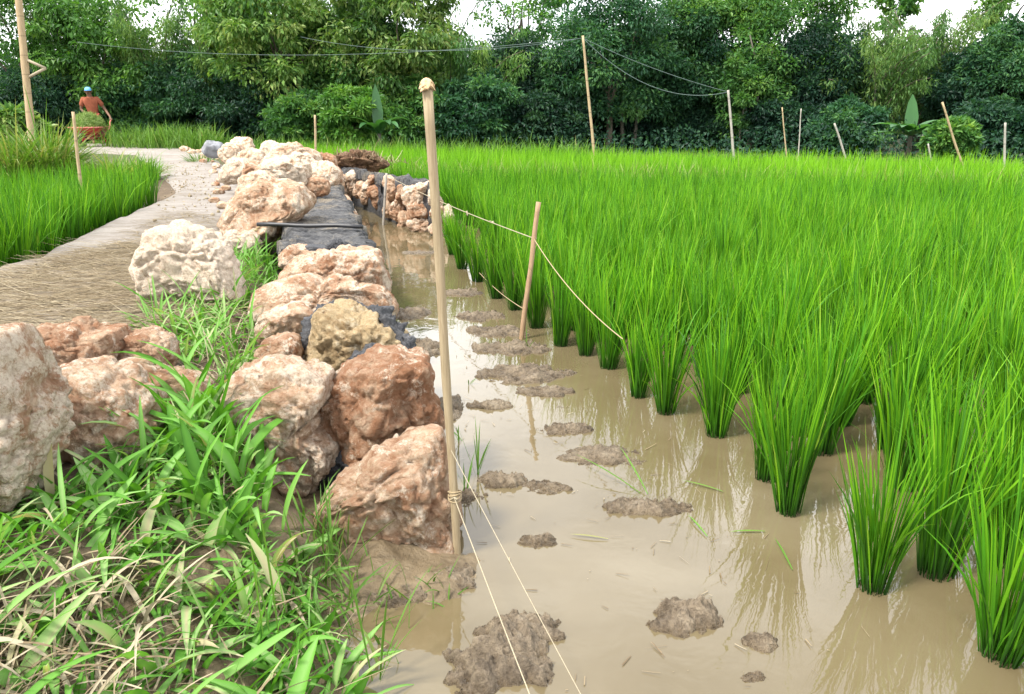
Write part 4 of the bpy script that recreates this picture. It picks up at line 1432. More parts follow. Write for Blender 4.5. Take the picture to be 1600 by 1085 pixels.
# tufts on the far mound, countable
def tuft(label, px, py, y, n, rad, L, seed, lean=(18, 12), tintm=0.5, wid=0.014):
    c = At(px, py, y); z = hz(c.x, y)
    r = np.random.default_rng(seed)
    a = r.uniform(0, 6.28, n); q = np.sqrt(r.uniform(0, 1, n)) * rad
    P = np.stack([np.cos(a) * q, np.sin(a) * q * 0.8, np.full(n, -0.02)], 1)
    V, Fq, T = blades(P, a + r.normal(0, .6, n), np.radians(np.abs(r.normal(*lean, n)) + 25 * q / rad), np.radians(np.abs(r.normal(45, 28, n))), np.clip(r.normal(L, L * .22, n), .1, 2), np.full(n, wid), 5, 0.2, 'rice',
                      np.clip(r.normal(tintm, .22, n), 0, 1), r.normal(0, .6, n))
    o = link('grass_tuft', np_mesh('grass_tuft', V, Fq, {'tint': T}), M['fine'], None, (c.x, y, z))
    return tag(o, label, 'grass tuft', 'grass tufts on the mound beyond the left rice')


tuft('big shaggy grass tuft below the bracket pole', 68, 250, 12.0, 520, 0.34, 0.86, 41, (10, 8), 0.62, 0.022)
tuft('grass tuft left of the path bend', 175, 252, 12.2, 380, 0.40, 0.46, 42, (18, 12), 0.66, 0.019)
tuft('grass tuft touching the path bend', 205, 252, 12.6, 300, 0.32, 0.40, 43, (18, 12), 0.7, 0.019)
tuft('grass tuft cut by the left edge', 8, 250, 11.6, 400, 0.42, 0.80, 44, (14, 10), 0.66, 0.02)
tuft('thin grass tuft between the two larger ones', 128, 250, 13.0, 220, 0.30, 0.24, 45)
tuft('tall thin grass tuft behind the big shaggy one', 72, 235, 13.6, 240, 0.26, 0.66, 46, (12, 8), 0.6)
tuft('small grass tuft beside the far rock pile', 312, 238, 16.4, 120, 0.24, 0.3, 47)

# low growth strips: bund in the field, mound cover, grass at the foot of the trees
def strip(line, n, jit, L, W, seed, tintm=0.5, lean=(20, 12)):
    r = np.random.default_rng(seed)
    P = []
    seg = list(zip(line[:-1], line[1:]))
    ln = np.array([math.hypot(b[0] - a[0], b[1] - a[1]) for a, b in seg]); pr = ln / ln.sum()
    ks = r.choice(len(seg), n, p=pr)
    for k in ks:
        (a, b) = seg[k]; t = r.uniform()
        P.append((a[0] + (b[0] - a[0]) * t + r.normal(0, jit), a[1] + (b[1] - a[1]) * t + r.normal(0, jit), 0))
    P = np.array(P)
    h, _ = ground_h(P[:, 0], P[:, 1]); P[:, 2] = np.maximum(h, 0)
    return grass_patch(P, L, W, lean, (40, 25), 4, 'rice', tintm, 0.2, seed, 3)


parts = [strip([(-3.6, 14.0), (0, 13.2), (8, 11.2), (12, 10.4)], 1500, 0.17, (0.60, 0.08), (0.014, 0.004), 51, 0.75)]
fl = [(x, far_edge(x) + 0.5) for x in (-11.5, -6, -2, 2)]
parts += [strip(fl, 1900, 0.32, (0.62, 0.16), (0.02, 0.005), 52, 0.42, (12, 9))]
fl = [(x, far_edge(x) + 0.35) for x in (2, 6, 10, 14)]
parts += [strip(fl, 900, 0.25, (0.45, 0.12), (0.02, 0.005), 53, 0.55, (14, 10))]
parts += [strip([(-18, 25.8), (-12.3, 25.3), (-9, 24.0), (-7.4, 21.5)], 700, 0.25, (0.3, 0.1), (0.02, 0.005), 54, 0.5)]
parts += [strip([(-14, 11.6), (-9, 11.2), (-6.9, 11.8), (-6.6, 13.4)], 260, 0.5, (0.2, 0.08), (0.014, 0.004), 55, 0.55)]
V, Fq, T = join_np(parts)
tag(link('grass', np_mesh('grass', V, Fq, {'tint': T}), M['fine']), 'rough grass along the bund, mound and field edges', 'grass', kind='stuff')

# low weeds on the mud
MW = [(540, 985), (560, 900), (640, 880), (715, 880), (700, 960), (600, 1060)]
V, Fq, T = join_np([grass_patch(scatter(MW, 26, 13, zg=0.04), (0.10, 0.04), (0.006, 0.002), (25, 18), (40, 25), 5, 'rice', 0.4, 0.2, 61, 2),
                    grass_patch(scatter([(440, 860), (520, 800), (560, 870), (540, 960), (470, 950)], 70, 14, zg=0.1), (0.15, 0.05), (0.007, 0.002), (25, 18), (40, 25), 5, 'rice', 0.35, 0.2, 62, 2)])
tag(link('grass', np_mesh('grass', V, Fq, {'tint': T}), M['fine']), 'sparse thin grass on the near mud', 'grass', kind='stuff')


def sprig(label, px, py, n, L, seed, z=0.0, lean=(10, 8), wid=0.006):
    c = G(px, py, z)
    r = np.random.default_rng(seed)
    P = np.stack([r.normal(0, .012, n), r.normal(0, .012, n), np.full(n, -0.01)], 1)
    V, Fq, T = blades(P, r.uniform(0, 6.28, n), np.radians(np.abs(r.normal(*lean, n))), np.radians(np.abs(r.normal(15, 15, n))), np.clip(r.normal(L, L * .25, n), .04, 1), np.full(n, wid), 5, .2, 'rice', np.clip(r.normal(.45, .2, n), 0, 1), r.normal(0, .5, n))
    return tag(link('weed', np_mesh('weed', V, Fq, {'tint': T}), M['fine'], None, c), label, 'weed', 'weeds standing in the water')


sprig('tall thin weed beside the tall pole above the rough clod', 745, 742, 7, 0.20, 71)
sprig('weed sprouting close to the tall pole', 722, 690, 6, 0.11, 72, lean=(18, 10))
sprig('short weed left of the rough mud clod', 728, 770, 5, 0.14, 73)
sprig('tiny weed in open water above the small clod', 732, 600, 3, 0.06, 74, lean=(25, 10))
sprig('long weed stems at the bottom by the puddle', 590, 1060, 5, 0.30, 75, 0.03, (22, 10), 0.007)
sprig('slender weed before the near triangular boulder', 515, 900, 5, 0.24, 76, 0.05, (8, 6), 0.007)
sprig('single tall grass stem before the cream boulder', 415, 985, 4, 0.42, 77, 0.18, (4, 3), 0.006)
sprig('thin weed beside the leaning stake', 826, 545, 4, 0.12, 78, lean=(15, 10))

for i, (a, b, c, d, lab, up) in enumerate([
        (1000, 770, 898, 712, 'green blade lying over the long mud bar', 0.05), (1012, 772, 968, 700, 'second green blade crossing on the long mud bar', 0.06),
        (1130, 768, 1065, 752, 'green blade floating left of the second rice clump', 0.004), (1105, 838, 1075, 806, 'floating blade below the long mud bar', 0.004),
        (1238, 890, 1210, 842, 'floating blade in front of the fallen reflections', 0.004), (1195, 830, 1140, 832, 'flat floating blade left of the rice front row', 0.004),
        (950, 842, 890, 836, 'straw coloured blade floating in mid channel', 0.004)]):
    p, q = G(a, b, 0.006), G(c, d, up)
    v = q - p
    L = v.length
    V, Fq, T = blades(np.zeros((1, 3)), np.array([math.atan2(v.y, v.x)]), np.array([math.acos(max(-1, min(1, v.z / L))) - 0.12]), np.array([0.22]), np.array([L]), np.array([0.008]), 6, .2, 'rice', np.array([.6 if i < 6 else 1.0]))
    tag(link('floating_grass', np_mesh('floating_grass', V, Fq, {'tint': T}), M['fine'], None, p), lab, 'grass blade', 'blades fallen in the water')


r_ = np.random.default_rng(123)
W_ = scatter([(720, 1085), (720, 700), (690, 520), (640, 420), (760, 480), (900, 580), (1040, 680), (1200, 820), (1340, 960), (1500, 1085)], 260, 33, 0.004, 0.0)
V, Fq, T = blades(W_, r_.uniform(0, 6.28, 260), np.radians(np.full(260, 88.0)), np.radians(r_.normal(0, 8, 260)), np.clip(r_.normal(.018, .02, 260), .005, .12), np.clip(r_.normal(.0025, .0012, 260), .0012, .006), 3, .2, 'stalk', np.clip(r_.normal(.25, .3, 260), 0, 1))
tag(link('floating_debris', np_mesh('floating_debris', V, Fq, {'tint': T}), M['dry']), 'small bits of straw and leaf floating on the muddy water', 'debris', kind='stuff')


# ------------------------------------------------------------------ trees
def crown_mesh(kind, seed, n_clump, n_leaf, leaf, rx, ry, rz, clump_r, aspect=0.45, droop=0.3, hollow=0.35):
    """leaf clumps spread through an ellipsoid, centre at origin"""
    r = np.random.default_rng(seed)
    d = unit(r.normal(size=(n_clump, 3)))
    rad = r.uniform(hollow, 1.0, n_clump) ** 0.6
    c = d * rad[:, None] * np.array([rx, ry, rz])
    cr = clump_r * r.uniform(0.6, 1.35, n_clump)
    ct = np.clip(r.normal(0.45, 0.2, n_clump), 0, 1)
    k = np.repeat(np.arange(n_clump), n_leaf)
    N = len(k)
    off = unit(r.normal(size=(N, 3))) * (r.uniform(0, 1, N) ** 0.5)[:, None]
    P = c[k] + off * cr[k][:, None] * np.array([1.15, 1.15, 0.62])
    dirv = unit(off + r.normal(0, 0.55, (N, 3)) + np.array([0, 0, -droop]))
    nrm = unit(r.normal(0, 0.55, (N, 3)) + np.array([0, 0, 0.8]))
    size = leaf * r.uniform(0.6, 1.35, N)
    tint = np.clip(ct[k] + r.normal(0, 0.16, N), 0, 1)
    return leaves(P, size, dirv, nrm, tint, aspect), c


def bamboo_mesh(seed, n_culm, height, spread, leaf):
    """arching plumes: culms bend outward and carry drooping leaf sprays"""
    r = np.random.default_rng(seed)
    P, D, T = [], [], []
    culms = []
    for i in range(n_culm):
        az = r.uniform(0, 6.28); ln = r.uniform(0.7, 1.05) * height
        lean0 = r.uniform(0.02, 0.2); bend = r.uniform(0.5, 1.3) * spread
        p = np.array([r.normal(0, .25), r.normal(0, .25), 0.0]); pts = [p.copy()]
        tt = np.clip(r.normal(.45, .22), 0, 1)
        for s in range(14):
            t = (s + .5) / 14
            th = lean0 + bend * t ** 2
            p = p + ln / 14 * np.array([math.cos(az) * math.sin(th), math.sin(az) * math.sin(th), math.cos(th)])
            pts.append(p.copy())
            if t > 0.22:
                m = int(46 * (0.6 + t))
                rad = 0.42 * (1.15 - 0.6 * t)
                o = unit(r.normal(size=(m, 3))) * (r.uniform(0, 1, m) ** .6 * rad)[:, None]
                q = p + o + np.array([0, 0, -0.12])
                P.append(q); D.append(unit(o * 0.8 + np.array([0, 0, -0.32]) + r.normal(0, .15, (m, 3)))); T.append(np.clip(tt + r.normal(0, .16, m), 0, 1))
        culms.append(pts)
    P = np.concatenate(P); D = np.concatenate(D); T = np.concatenate(T)
    nrm = unit(r.normal(0, .6, P.shape) + np.array([0, 0, .8]))
    return leaves(P, leaf * r.uniform(.6, 1.3, len(P)), D, nrm, T, 0.2), culms


CROWNS = {}
def crown_data(kind):
    key = kind
    if key in CROWNS: return CROWNS[key]
    out = []
    for j in range(3):
        sd = hash(kind) % 1000 if False else sum(map(ord, kind)) * 7 + j
        if kind == 'dark':
            g, c = crown_mesh(kind, sd, 95, 290, 0.11, 1, 0.9, 1, 0.30)
        elif kind == 'mid':
            g, c = crown_mesh(kind, sd, 90, 270, 0.12, 1, 0.9, 1, 0.27)
        elif kind == 'bright':
            g, c = crown_mesh(kind, sd, 70, 210, 0.115, 1, 0.9, 1, 0.27)
        elif kind == 'pale':
            g, c = crown_mesh(kind, sd, 90, 165, 0.155, 1, 0.9, 1, 0.24, 0.45, 0.75)
        elif kind == 'open':
            g, c = crown_mesh(kind, sd, 46, 120, 0.12, 1, 0.9, 1, 0.22, 0.5, 0.1)
        out.append((g, c))
    CROWNS[key] = out
    return out


def limb_mesh(mb, base, top, r0, r1, seed, n=7):
    base, top = Vector(base), Vector(top)
    pts, rr = [], []
    L = (top - base).length
    for k in range(9):
        t = k / 8
        o = Vector((noise.noise(Vector((t * 2.2, seed, 1))), noise.noise(Vector((t * 2.2, seed, 5))), 0)) * 0.10 * L * math.sin(math.pi * min(1, t))
        pts.append(base.lerp(top, t) + o); rr.append(r0 + (r1 - r0) * t)
    mb.tube(pts, rr, n)
    return pts


TREE_N = [0]
def tree(px, top_py, bot_py, wpx, y, kind, label, group, lean=0.0, ymat=None, squash=0.8, trunk=0.09, name='tree', clear=None):
    """crown spans top_py..bot_py and wpx wide at distance y; trunk from the ground"""
    TREE_N[0] += 1
    i = TREE_N[0]
    top, bot = At(px, top_py, y), At(px, bot_py, y)
    dep = y * cp
    rx = wpx * dep / F / 2 * 1.12; rz = (top.z - bot.z) / 2 * 1.08
    cz = (top.z + bot.z) / 2
    bx = top.x + lean
    gz = max(hz(bx, y), 0.0)
    e = tag(empty(name, (bx, y, gz)), label, 'tree' if name == 'tree' else 'bush', group)
    (V, Fq, T), cl = crown_data(kind)[i % 3]
    a = random.uniform(0, 6.28)
    ca, sa = math.cos(a), math.sin(a)
    Vn = np.stack([V[:, 0] * ca - V[:, 1] * sa, V[:, 0] * sa + V[:, 1] * ca, V[:, 2]], 1)
    # keep leaf size near real: scale leaf about its own base
    B = np.repeat(Vn[0::4], 4, 0)
    lv = Vn - B
    Vs = B * np.array([rx, rx * squash, rz]) + lv * 1.15
    me = np_mesh('crown', Vs, Fq, {'tint': T}, smooth=False)
    link('crown', me, M['leaf_' + (ymat or ('mid' if kind == 'open' else kind))], e, (top.x - bx, 0, cz - gz))
    mb = MB()
    tb = Vector((0, 0, -0.1)); tt = Vector((top.x - bx, 0, cz - gz - rz * 0.25))
    limb_mesh(mb, tb, tt, trunk, trunk * 0.5, i * 1.7)
    rr = random.Random(i)
    for k in range(7):
        c = cl[rr.randrange(len(cl))]
        q = Vector(((c[0] * ca - c[1] * sa) * rx * 0.8 + top.x - bx, (c[0] * sa + c[1] * ca) * rx * squash * 0.8, c[2] * rz * 0.8 + cz - gz))
        s = tb.lerp(tt, rr.uniform(0.45, 1.0))
        limb_mesh(mb, s, q, trunk * 0.45, trunk * 0.12, i + k * 3.3, 5)
    mb.build('trunk', M['bark'], e)
    return e


def bamboo(px, top_py, y, spread, n_culm, label, seed, leaf=0.2, mat='leaf_bamboo'):
    top = At(px, top_py, y)
    gz = max(hz(top.x, y), 0)
    e = tag(empty('bamboo_clump', (top.x, y, gz)), label, 'bamboo', 'bamboo clumps in the tree belt')
    (V, Fq, T), culms = bamboo_mesh(seed, n_culm, (top.z - gz) * 1.12, spread, leaf)
    link('crown', np_mesh('crown', V, Fq, {'tint': T}, smooth=False), M[mat], e)
    mb = MB()
    for pts in culms:
        mb.tube([tuple(p) for p in pts[::2]], [0.035 * (1 - 0.1 * k) for k in range(len(pts[::2]))], 5)
    mb.build('culms', M['bark'], e)
    return e


TB = 'trees in the belt behind the fields'
BB = 'bushes at the foot of the trees'
# back row, tall crowns
tree(20, -60, 190, 260, 27.5, 'mid', 'mid green tree behind the bracket pole', TB)
tree(130, 0, 200, 190, 26.6, 'pale', 'yellowish leafy tree right of the bracket pole', TB, ymat='bright')
bamboo(225, 5, 26.8, 0.9, 20, 'feathery dark bamboo above the man with the wheelbarrow', 301, 0.15)
bamboo(95, -10, 28.5, 0.9, 18, 'feathery bamboo behind the yellowish leafy tree', 302, 0.15)
tree(300, -50, 120, 190, 28.5, 'open', 'open crowned tree with sky showing through, above the path bend', TB)
bamboo(345, 40, 26.2, 0.9, 16, 'light feathery bamboo above the dark bushes', 303, 0.15)
tree(420, -60, 150, 200, 25.2, 'pale', 'pale yellow green drooping tree above the rock pile', TB)
tree(365, -40, 110, 120, 27.5, 'pale', 'pale drooping tree with small gaps of sky', TB)
tree(480, 20, 190, 150, 26.6, 'mid', 'mid green tree between the two pale ones', TB)
tree(560, 5, 190, 170, 25.8, 'mid', 'rounded mid green tree above the bright bush', TB)
tree(615, -60, 165, 190, 24.6, 'pale', 'large pale leaved tree behind the hammered pole head', TB)
bamboo(660, -30, 28.0, 0.8, 14, 'tall bamboo rising behind the large pale leaved tree', 304, 0.15)
bamboo(730, 55, 25.0, 1.0, 22, 'broad yellow green bamboo right of the tall pole', 305, 0.16)
tree(815, -60, 80, 150, 27.6, 'open', 'open crowned tall tree against the white sky', TB, ymat='mid')
tree(830, 60, 215, 170, 25.6, 'dark', 'dark tree below the open crowned tall tree', TB, ymat='deep')
tree(900, 105, 220, 120, 26.4, 'dark', 'dark narrow tree behind the wire pole', TB, ymat='deep')
tree(960, -15, 190, 190, 24.8, 'dark', 'large dark tree right of the wire pole', TB, trunk=0.12)
tree(1010, 50, 180, 120, 27.0, 'mid', 'mid green tree peeping over the sagging wires', TB)
tree(1075, 5, 200, 130, 25.6, 'dark', 'dark tree left of the whitish pole', TB)
tree(1140, -20, 150, 170, 26.0, 'mid', 'tall mid green tree above the whitish pole', TB)
tree(1185, 80, 215, 120, 24.6, 'bright', 'bright layered tree with a bare forked trunk', TB, ymat='mid')
tree(1245, -50, 190, 210, 25.8, 'mid', 'broad green tree above the thin sticks', TB)
tree(1290, 40, 225, 130, 24.8, 'dark', 'dark tree above the short leaning pole', TB, ymat='deep')
bamboo(1375, 45, 24.4, 1.15, 24, 'large drooping bamboo above the banana plant', 306, 0.16)
bamboo(1340, 35, 27.0, 0.9, 16, 'bamboo behind the large drooping one', 307, 0.16)
bamboo(1465, 5, 25.4, 0.8, 20, 'tall light bamboo near the gap of sky', 308, 0.16)
tree(1400, -40, 40, 70, 28.5, 'open', 'wispy tree top above the drooping bamboo', TB)
tree(1530, 85, 225, 130, 24.0, 'dark', 'dark tree behind the long leaning pole', TB, ymat='deep')
tree(1580, 40, 225, 110, 23.2, 'dark', 'dark tree at the right edge', TB)
tree(1600, -50, 70, 110, 26.0, 'open', 'wispy tall tree in the top right corner', TB)
# front row, bushes
tree(60, 120, 225, 170, 26.2, 'dark', 'dark bush behind the big shaggy tuft', BB, trunk=0.04, name='bush', ymat='deep')
tree(215, 110, 228, 150, 26.6, 'mid', 'green bush right behind the man', BB, trunk=0.04, name='bush', ymat='dark')
tree(305, 88, 228, 170, 26.2, 'mid', 'tall rounded bush beyond the path bend', BB, trunk=0.05, name='bush', ymat='dark')
tree(410, 115, 228, 170, 25.4, 'dark', 'dark bush behind the far rock pile', BB, trunk=0.04, name='bush', ymat='deep')
tree(478, 150, 226, 110, 23.0, 'mid', 'leafy bush behind the upright bamboo stake', BB, trunk=0.04, name='bush', ymat='mid')
tree(548, 140, 228, 90, 21.2, 'bright', 'bright green shrub beside the banana leaves', BB, trunk=0.03, name='bush')
tree(650, 130, 226, 120, 24.0, 'mid', 'leafy bush just behind the tall bamboo pole', BB, trunk=0.04, name='bush', ymat='mid')
tree(745, 120, 228, 140, 23.8, 'mid', 'drooping dark green bush below the broad bamboo', BB, trunk=0.04, name='bush', ymat='dark')
tree(850, 150, 232, 130, 24.2, 'dark', 'low dark bush left of the wire pole', BB, trunk=0.04, name='bush', ymat='deep')
tree(1010, 170, 236, 130, 26.2, 'dark', 'low dark bush under the sagging wires', BB, trunk=0.04, name='bush', ymat='deep')
tree(1110, 165, 238, 110, 25.6, 'dark', 'low dark bush left of the forked trunk', BB, trunk=0.04, name='bush', ymat='deep')
tree(1225, 150, 236, 120, 24.2, 'dark', 'dark bush behind the two thin sticks', BB, trunk=0.04, name='bush', ymat='deep')
tree(1330, 160, 240, 100, 22.6, 'mid', 'sloping green bush left of the banana plant', BB, trunk=0.04, name='bush', ymat='dark')
tree(1492, 190, 246, 62, 17.4, 'bright', 'small round bright bush behind the long leaning pole', BB, trunk=0.03, name='bush', ymat='mid')
tree(1560, 160, 246, 110, 21.5, 'dark', 'low dark bush at the far right', BB, trunk=0.04, name='bush', ymat='deep')
tree(15, 172, 222, 80, 17.5, 'pale', 'yellowish brown bush left of the bracket pole', BB, trunk=0.03, name='bush')

# pale bare trunks that show in the gloom
def bare(px, base_py, segs, y, r, label, seed):
    b = At(px, base_py, y); gz = 0.0
    mb = MB()
    b.z = gz
    for (pl, r0, r1) in segs:
        pts = [At(a, c, y) for a, c in pl]
        for p_ in pts: p_.y += random.uniform(-.03, .03)
        pts = [p_ - b for p_ in pts]
        if pl[0][1] > 215: pts[0].z = 0
        n = len(pts)
        mb.tube(pts, [r0 + (r1 - r0) * k / (n - 1) for k in range(n)], 7)
    o = mb.build('bare_tree', M['bark_pale'], None, loc=b)
    tag(o, label, 'tree trunk', 'bare trunks in front of the dark trees')


M['bark_pale'] = mat_wood('pale_bark', (0.06, 0.055, 0.042), (0.13, 0.12, 0.095), None, (6, 6, 2), 0.95)
bare(975, 236, [([(974, 236), (972, 200), (970, 150)], .07, .06)], 25.0, .06, 'straight trunk right of the wire pole', 1)
bare(990, 236, [([(988, 236), (993, 205), (998, 150)], .07, .055)], 25.0, .06, 'slightly leaning trunk right of its straight twin', 2)
bare(1165, 238, [([(1163, 238), (1175, 205), (1186, 185), (1215, 160), (1245, 140), (1262, 118)], .05, .015), ([(1170, 238), (1181, 190), (1184, 150), (1188, 115), (1178, 82), (1172, 55)], .05, .02),
                 ([(1187, 128), (1200, 104), (1207, 80)], .03, .012), ([(1155, 238), (1157, 195), (1164, 160), (1172, 140)], .04, .015)], 24.2, .06, 'pale forked trunk with a long leaning branch', 3)
bare(815, 232, [([(815, 232), (814, 180), (811, 130)], .04, .03), ([(821, 232), (822, 185), (827, 135)], .04, .03)], 25.4, .05, 'pair of slim trunks in the dark gap', 4)


def banana(px, base_py, y, h, leafs, label, seed):
    b = At(px, base_py, y)
    b.z = max(hz(b.x, y), 0)
    e = tag(empty('banana_plant', b), label, 'banana plant', 'banana plants at the field edge')
    mb = MB()
    mb.tube([(0, 0, -.1), (0.02, 0, h * 0.2), (0, 0, h * 0.42)], [0.07, 0.06, 0.045], 8)
    mb.build('stem', M['bark_pale'], e)
    for (az, ln, L, W, bend) in leafs:
        V, Fq, T = blades(np.array([[0, 0, h * 0.36]]), np.array([R(az)]), np.array([R(ln)]), np.array([R(bend)]), np.array([L]), np.array([W]), 9, 0.12, 'broad', np.array([random.uniform(.2, 1)]), np.array([random.uniform(-.3, .3)]))
        link('leaf', np_mesh('leaf', V, Fq, {'tint': T}), M['banana'], e)


banana(1418, 240, 19.0, 1.85, [(190, 50, 1.1, .40, 60), (215, 45, 1.0, .40, 75), (-70, 40, .9, .40, 85), (-35, 48, 1.0, .40, 70), (-130, 42, .95, .4, 80), (170, 70, 0.9, .34, 40), (100, 5, .95, .32, 6), (80, 14, .75, .3, 10), (-10, 60, .95, .36, 50), (10, 40, .9, .34, 60), (-60, 62, .8, .3, 50), (-120, 60, .8, .3, 50)],
       'banana plant with wide spreading leaves at the right field edge', 1)
banana(593, 230, 20.6, 2.0, [(110, 6, 1.25, .3, 8), (-60, 25, 1.0, .36, 110), (-120, 30, .9, .36, 110), (-5, 22, 1.15, .34, 120), (-40, 26, .95, .3, 120), (200, 30, .9, .3, 70), (170, 50, .7, .3, 60)], 'banana plant with drooping leaves left of the tall bamboo pole', 2)
banana(128, 225, 25.6, 2.2, [(150, 55, 1.1, .3, 20), (95, 12, 1.0, .34, 15), (60, 25, .9, .3, 30)], 'banana plant behind the man with the wheelbarrow', 3)

# far wood behind everything: one mass
def woods():
    r = np.random.default_rng(77)
    parts = []
    for x in np.arange(-34, 34, 1.05):
        for row, (y, top) in enumerate(((30, 3.6), (33, 4.1), (36, 4.3))):
            yy = y + r.normal(0, .5)
            t = top * r.uniform(.82, 1.12)
            n = 640
            c = np.array([x + r.normal(0, .4), yy, t * .5])
            d = unit(r.normal(size=(n, 3))) * (r.uniform(0, 1, n) ** .4)[:, None] * np.array([1.25, .9, t * .52])
            P = c + d
            parts.append(leaves(P, .24 * r.uniform(.6, 1.3, n), unit(r.normal(size=(n, 3)) + np.array([0, 0, -.3])), unit(r.normal(size=(n, 3)) + np.array([0, -.3, .6])), np.clip(r.normal(.35, .2, n), 0, 1), .5))
    V, Fq, T = join_np(parts)
    tag(link('woods', np_mesh('woods', V, Fq, {'tint': T}, smooth=False), M['leaf_deep']), 'dense dark wood closing the view behind the trees', 'woods', kind='stuff')


woods()

# dark undergrowth at the feet of the trees
def undergrowth():
    r = np.random.default_rng(78)
    n = 12000
    x = r.uniform(-20, 17, n)
    base = np.maximum(far_edge(x) + 2.0, np.where(x < -9, 25.0, 0))
    y = base + r.uniform(1.5, 6, n)
    h = r.uniform(0, 1, n) ** 1.4 * (0.55 + .35 * np.sin(x * 1.3) * np.sin(x * .47 + 1)) * 1.4
    P = np.stack([x, y, 0.15 + h], 1)
    V, Fq, T = leaves(P, .13 * r.uniform(.6, 1.3, n), unit(r.normal(size=(n, 3)) + np.array([0, 0, -.2])), unit(r.normal(size=(n, 3)) + np.array([0, -.3, .8])), np.clip(r.normal(.4, .2, n), 0, 1), .5)
    tag(link('undergrowth', np_mesh('undergrowth', V, Fq, {'tint': T}, smooth=False), M['leaf_deep']), 'dark leafy undergrowth at the foot of the trees', 'undergrowth', kind='stuff')


undergrowth()


# ------------------------------------------------------------------ man with wheelbarrow
def skin_body(name, verts, edges, radii, mat, parent, root=0, sub=2):
    me = bpy.data.meshes.new(name)
    me.from_pydata(verts, edges, [])
    o = bpy.data.objects.new(name, me)
    COL.objects.link(o)
    sk = o.modifiers.new('skin', 'SKIN')
    sk.use_smooth_shade = True
    for i, r in enumerate(radii):
        v = me.skin_vertices[0].data[i]
        v.radius = (r, r) if not hasattr(r, '__len__') else r
        v.use_root = (i == root)
    ss = o.modifiers.new('sub', 'SUBSURF'); ss.levels = sub; ss.render_levels = sub
    dg = bpy.context.evaluated_depsgraph_get()
    m2 = bpy.data.meshes.new_from_object(o.evaluated_get(dg))
    m2.name = name
    bpy.data.objects.remove(o)
    m2.polygons.foreach_set('use_smooth', [True] * len(m2.polygons))
    return link(name, m2, mat, parent)


MANY = 24.0
mp = At(152, 224, MANY)
MZ = 0.355
MYAW = R(22)
man = tag(empty('person', (mp.x, MANY, MZ), MYAW), 'man in a rust shirt and blue cap pushing a red wheelbarrow', 'person')
# +x is the picture's right, the man faces -y
BYAW = R(-16)
BO = Vector((-0.02, -1.10, 0))                 # wheelbarrow origin seen from the man
rotz = lambda v: Vector((v[0] * math.cos(BYAW) - v[1] * math.sin(BYAW), v[0] * math.sin(BYAW) + v[1] * math.cos(BYAW), v[2]))
HL = BO + rotz((0.31, 0.80, 0.755)); HR = BO + rotz((-0.31, 0.80, 0.755))
J = {
    'pelvis': (0.02, 0.0, 0.86), 'waist': (0.02, -0.01, 1.00), 'chest': (0.01, -0.04, 1.20), 'neck0': (0.0, -0.06, 1.36), 'neck1': (-0.01, -0.085, 1.43), 'head0': (-0.02, -0.10, 1.50), 'head1': (-0.02, -0.105, 1.585),
    'shl': (0.19, -0.04, 1.31), 'ell': (0.34, -0.02, 1.04), 'wrl': tuple(HL + Vector((-0.015, 0.05, 0.06))), 'hdl': tuple(HL),
    'shr': (-0.20, -0.05, 1.30), 'elr': (-0.29, 0.0, 1.03), 'wrr': tuple(HR + Vector((0, 0.06, 0.06))), 'hdr': tuple(HR),
    'hil': (0.11, 0.0, 0.82), 'knl': (0.14, -0.10, 0.46), 'anl': (0.15, -0.02, 0.09), 'tol': (0.17, -0.17, 0.035),
    'hir': (-0.08, 0.0, 0.82), 'knr': (-0.09, 0.02, 0.46), 'anr': (-0.10, 0.20, 0.11), 'tor': (-0.10, 0.06, 0.035),
}
rad = {'pelvis': (.135, .105), 'waist': (.13, .1), 'chest': (.15, .11), 'neck0': .08, 'neck1': .064, 'head0': (.078, .09), 'head1': (.076, .09), 'shl': .07, 'ell': .043, 'wrl': .03, 'hdl': (.036, .022), 'shr': .07, 'elr': .043, 'wrr': .03, 'hdr': (.036, .022),
       'hil': .09, 'knl': .06, 'anl': .04, 'tol': .036, 'hir': .09, 'knr': .06, 'anr': .04, 'tor': .036}
names = list(J)
ed = [('pelvis', 'waist'), ('waist', 'chest'), ('chest', 'neck0'), ('neck0', 'neck1'), ('neck1', 'head0'), ('head0', 'head1'), ('chest', 'shl'), ('shl', 'ell'), ('ell', 'wrl'), ('wrl', 'hdl'), ('chest', 'shr'), ('shr', 'elr'), ('elr', 'wrr'), ('wrr', 'hdr'),
      ('pelvis', 'hil'), ('hil', 'knl'), ('knl', 'anl'), ('anl', 'tol'), ('pelvis', 'hir'), ('hir', 'knr'), ('knr', 'anr'), ('anr', 'tor')]
verts = [J[n] for n in names]; edges = [(names.index(a), names.index(b)) for a, b in ed]; radii = [rad[n] for n in names]
# five fingers on each hand, curled round the handle
for side, (h, w, sx) in {'l': (HL, 'hdl', 1), 'r': (HR, 'hdr', -1)}.items():
    for k in range(4):
        base = Vector(J[w]) + Vector(((k - 1.5) * 0.019, -0.03, -0.002))
        a = len(verts)
        verts += [tuple(base), tuple(base + Vector((0, -0.028, -0.022 - .003 * (k == 1)))), tuple(base + Vector((0, -0.014, -0.046)))]
        radii += [0.0095, 0.009, 0.008]
        edges += [(names.index(w), a), (a, a + 1), (a + 1, a + 2)]
    a = len(verts)
    base = Vector(J[w]) + Vector((-sx * 0.036, 0.005, -0.008))
    verts += [tuple(base), tuple(base + Vector((-sx * 0.008, -0.03, -0.022)))]
    radii += [0.011, 0.009]
    edges += [(names.index(w), a), (a, a + 1)]
body = skin_body('body', verts, edges, radii, M['skin'], man)
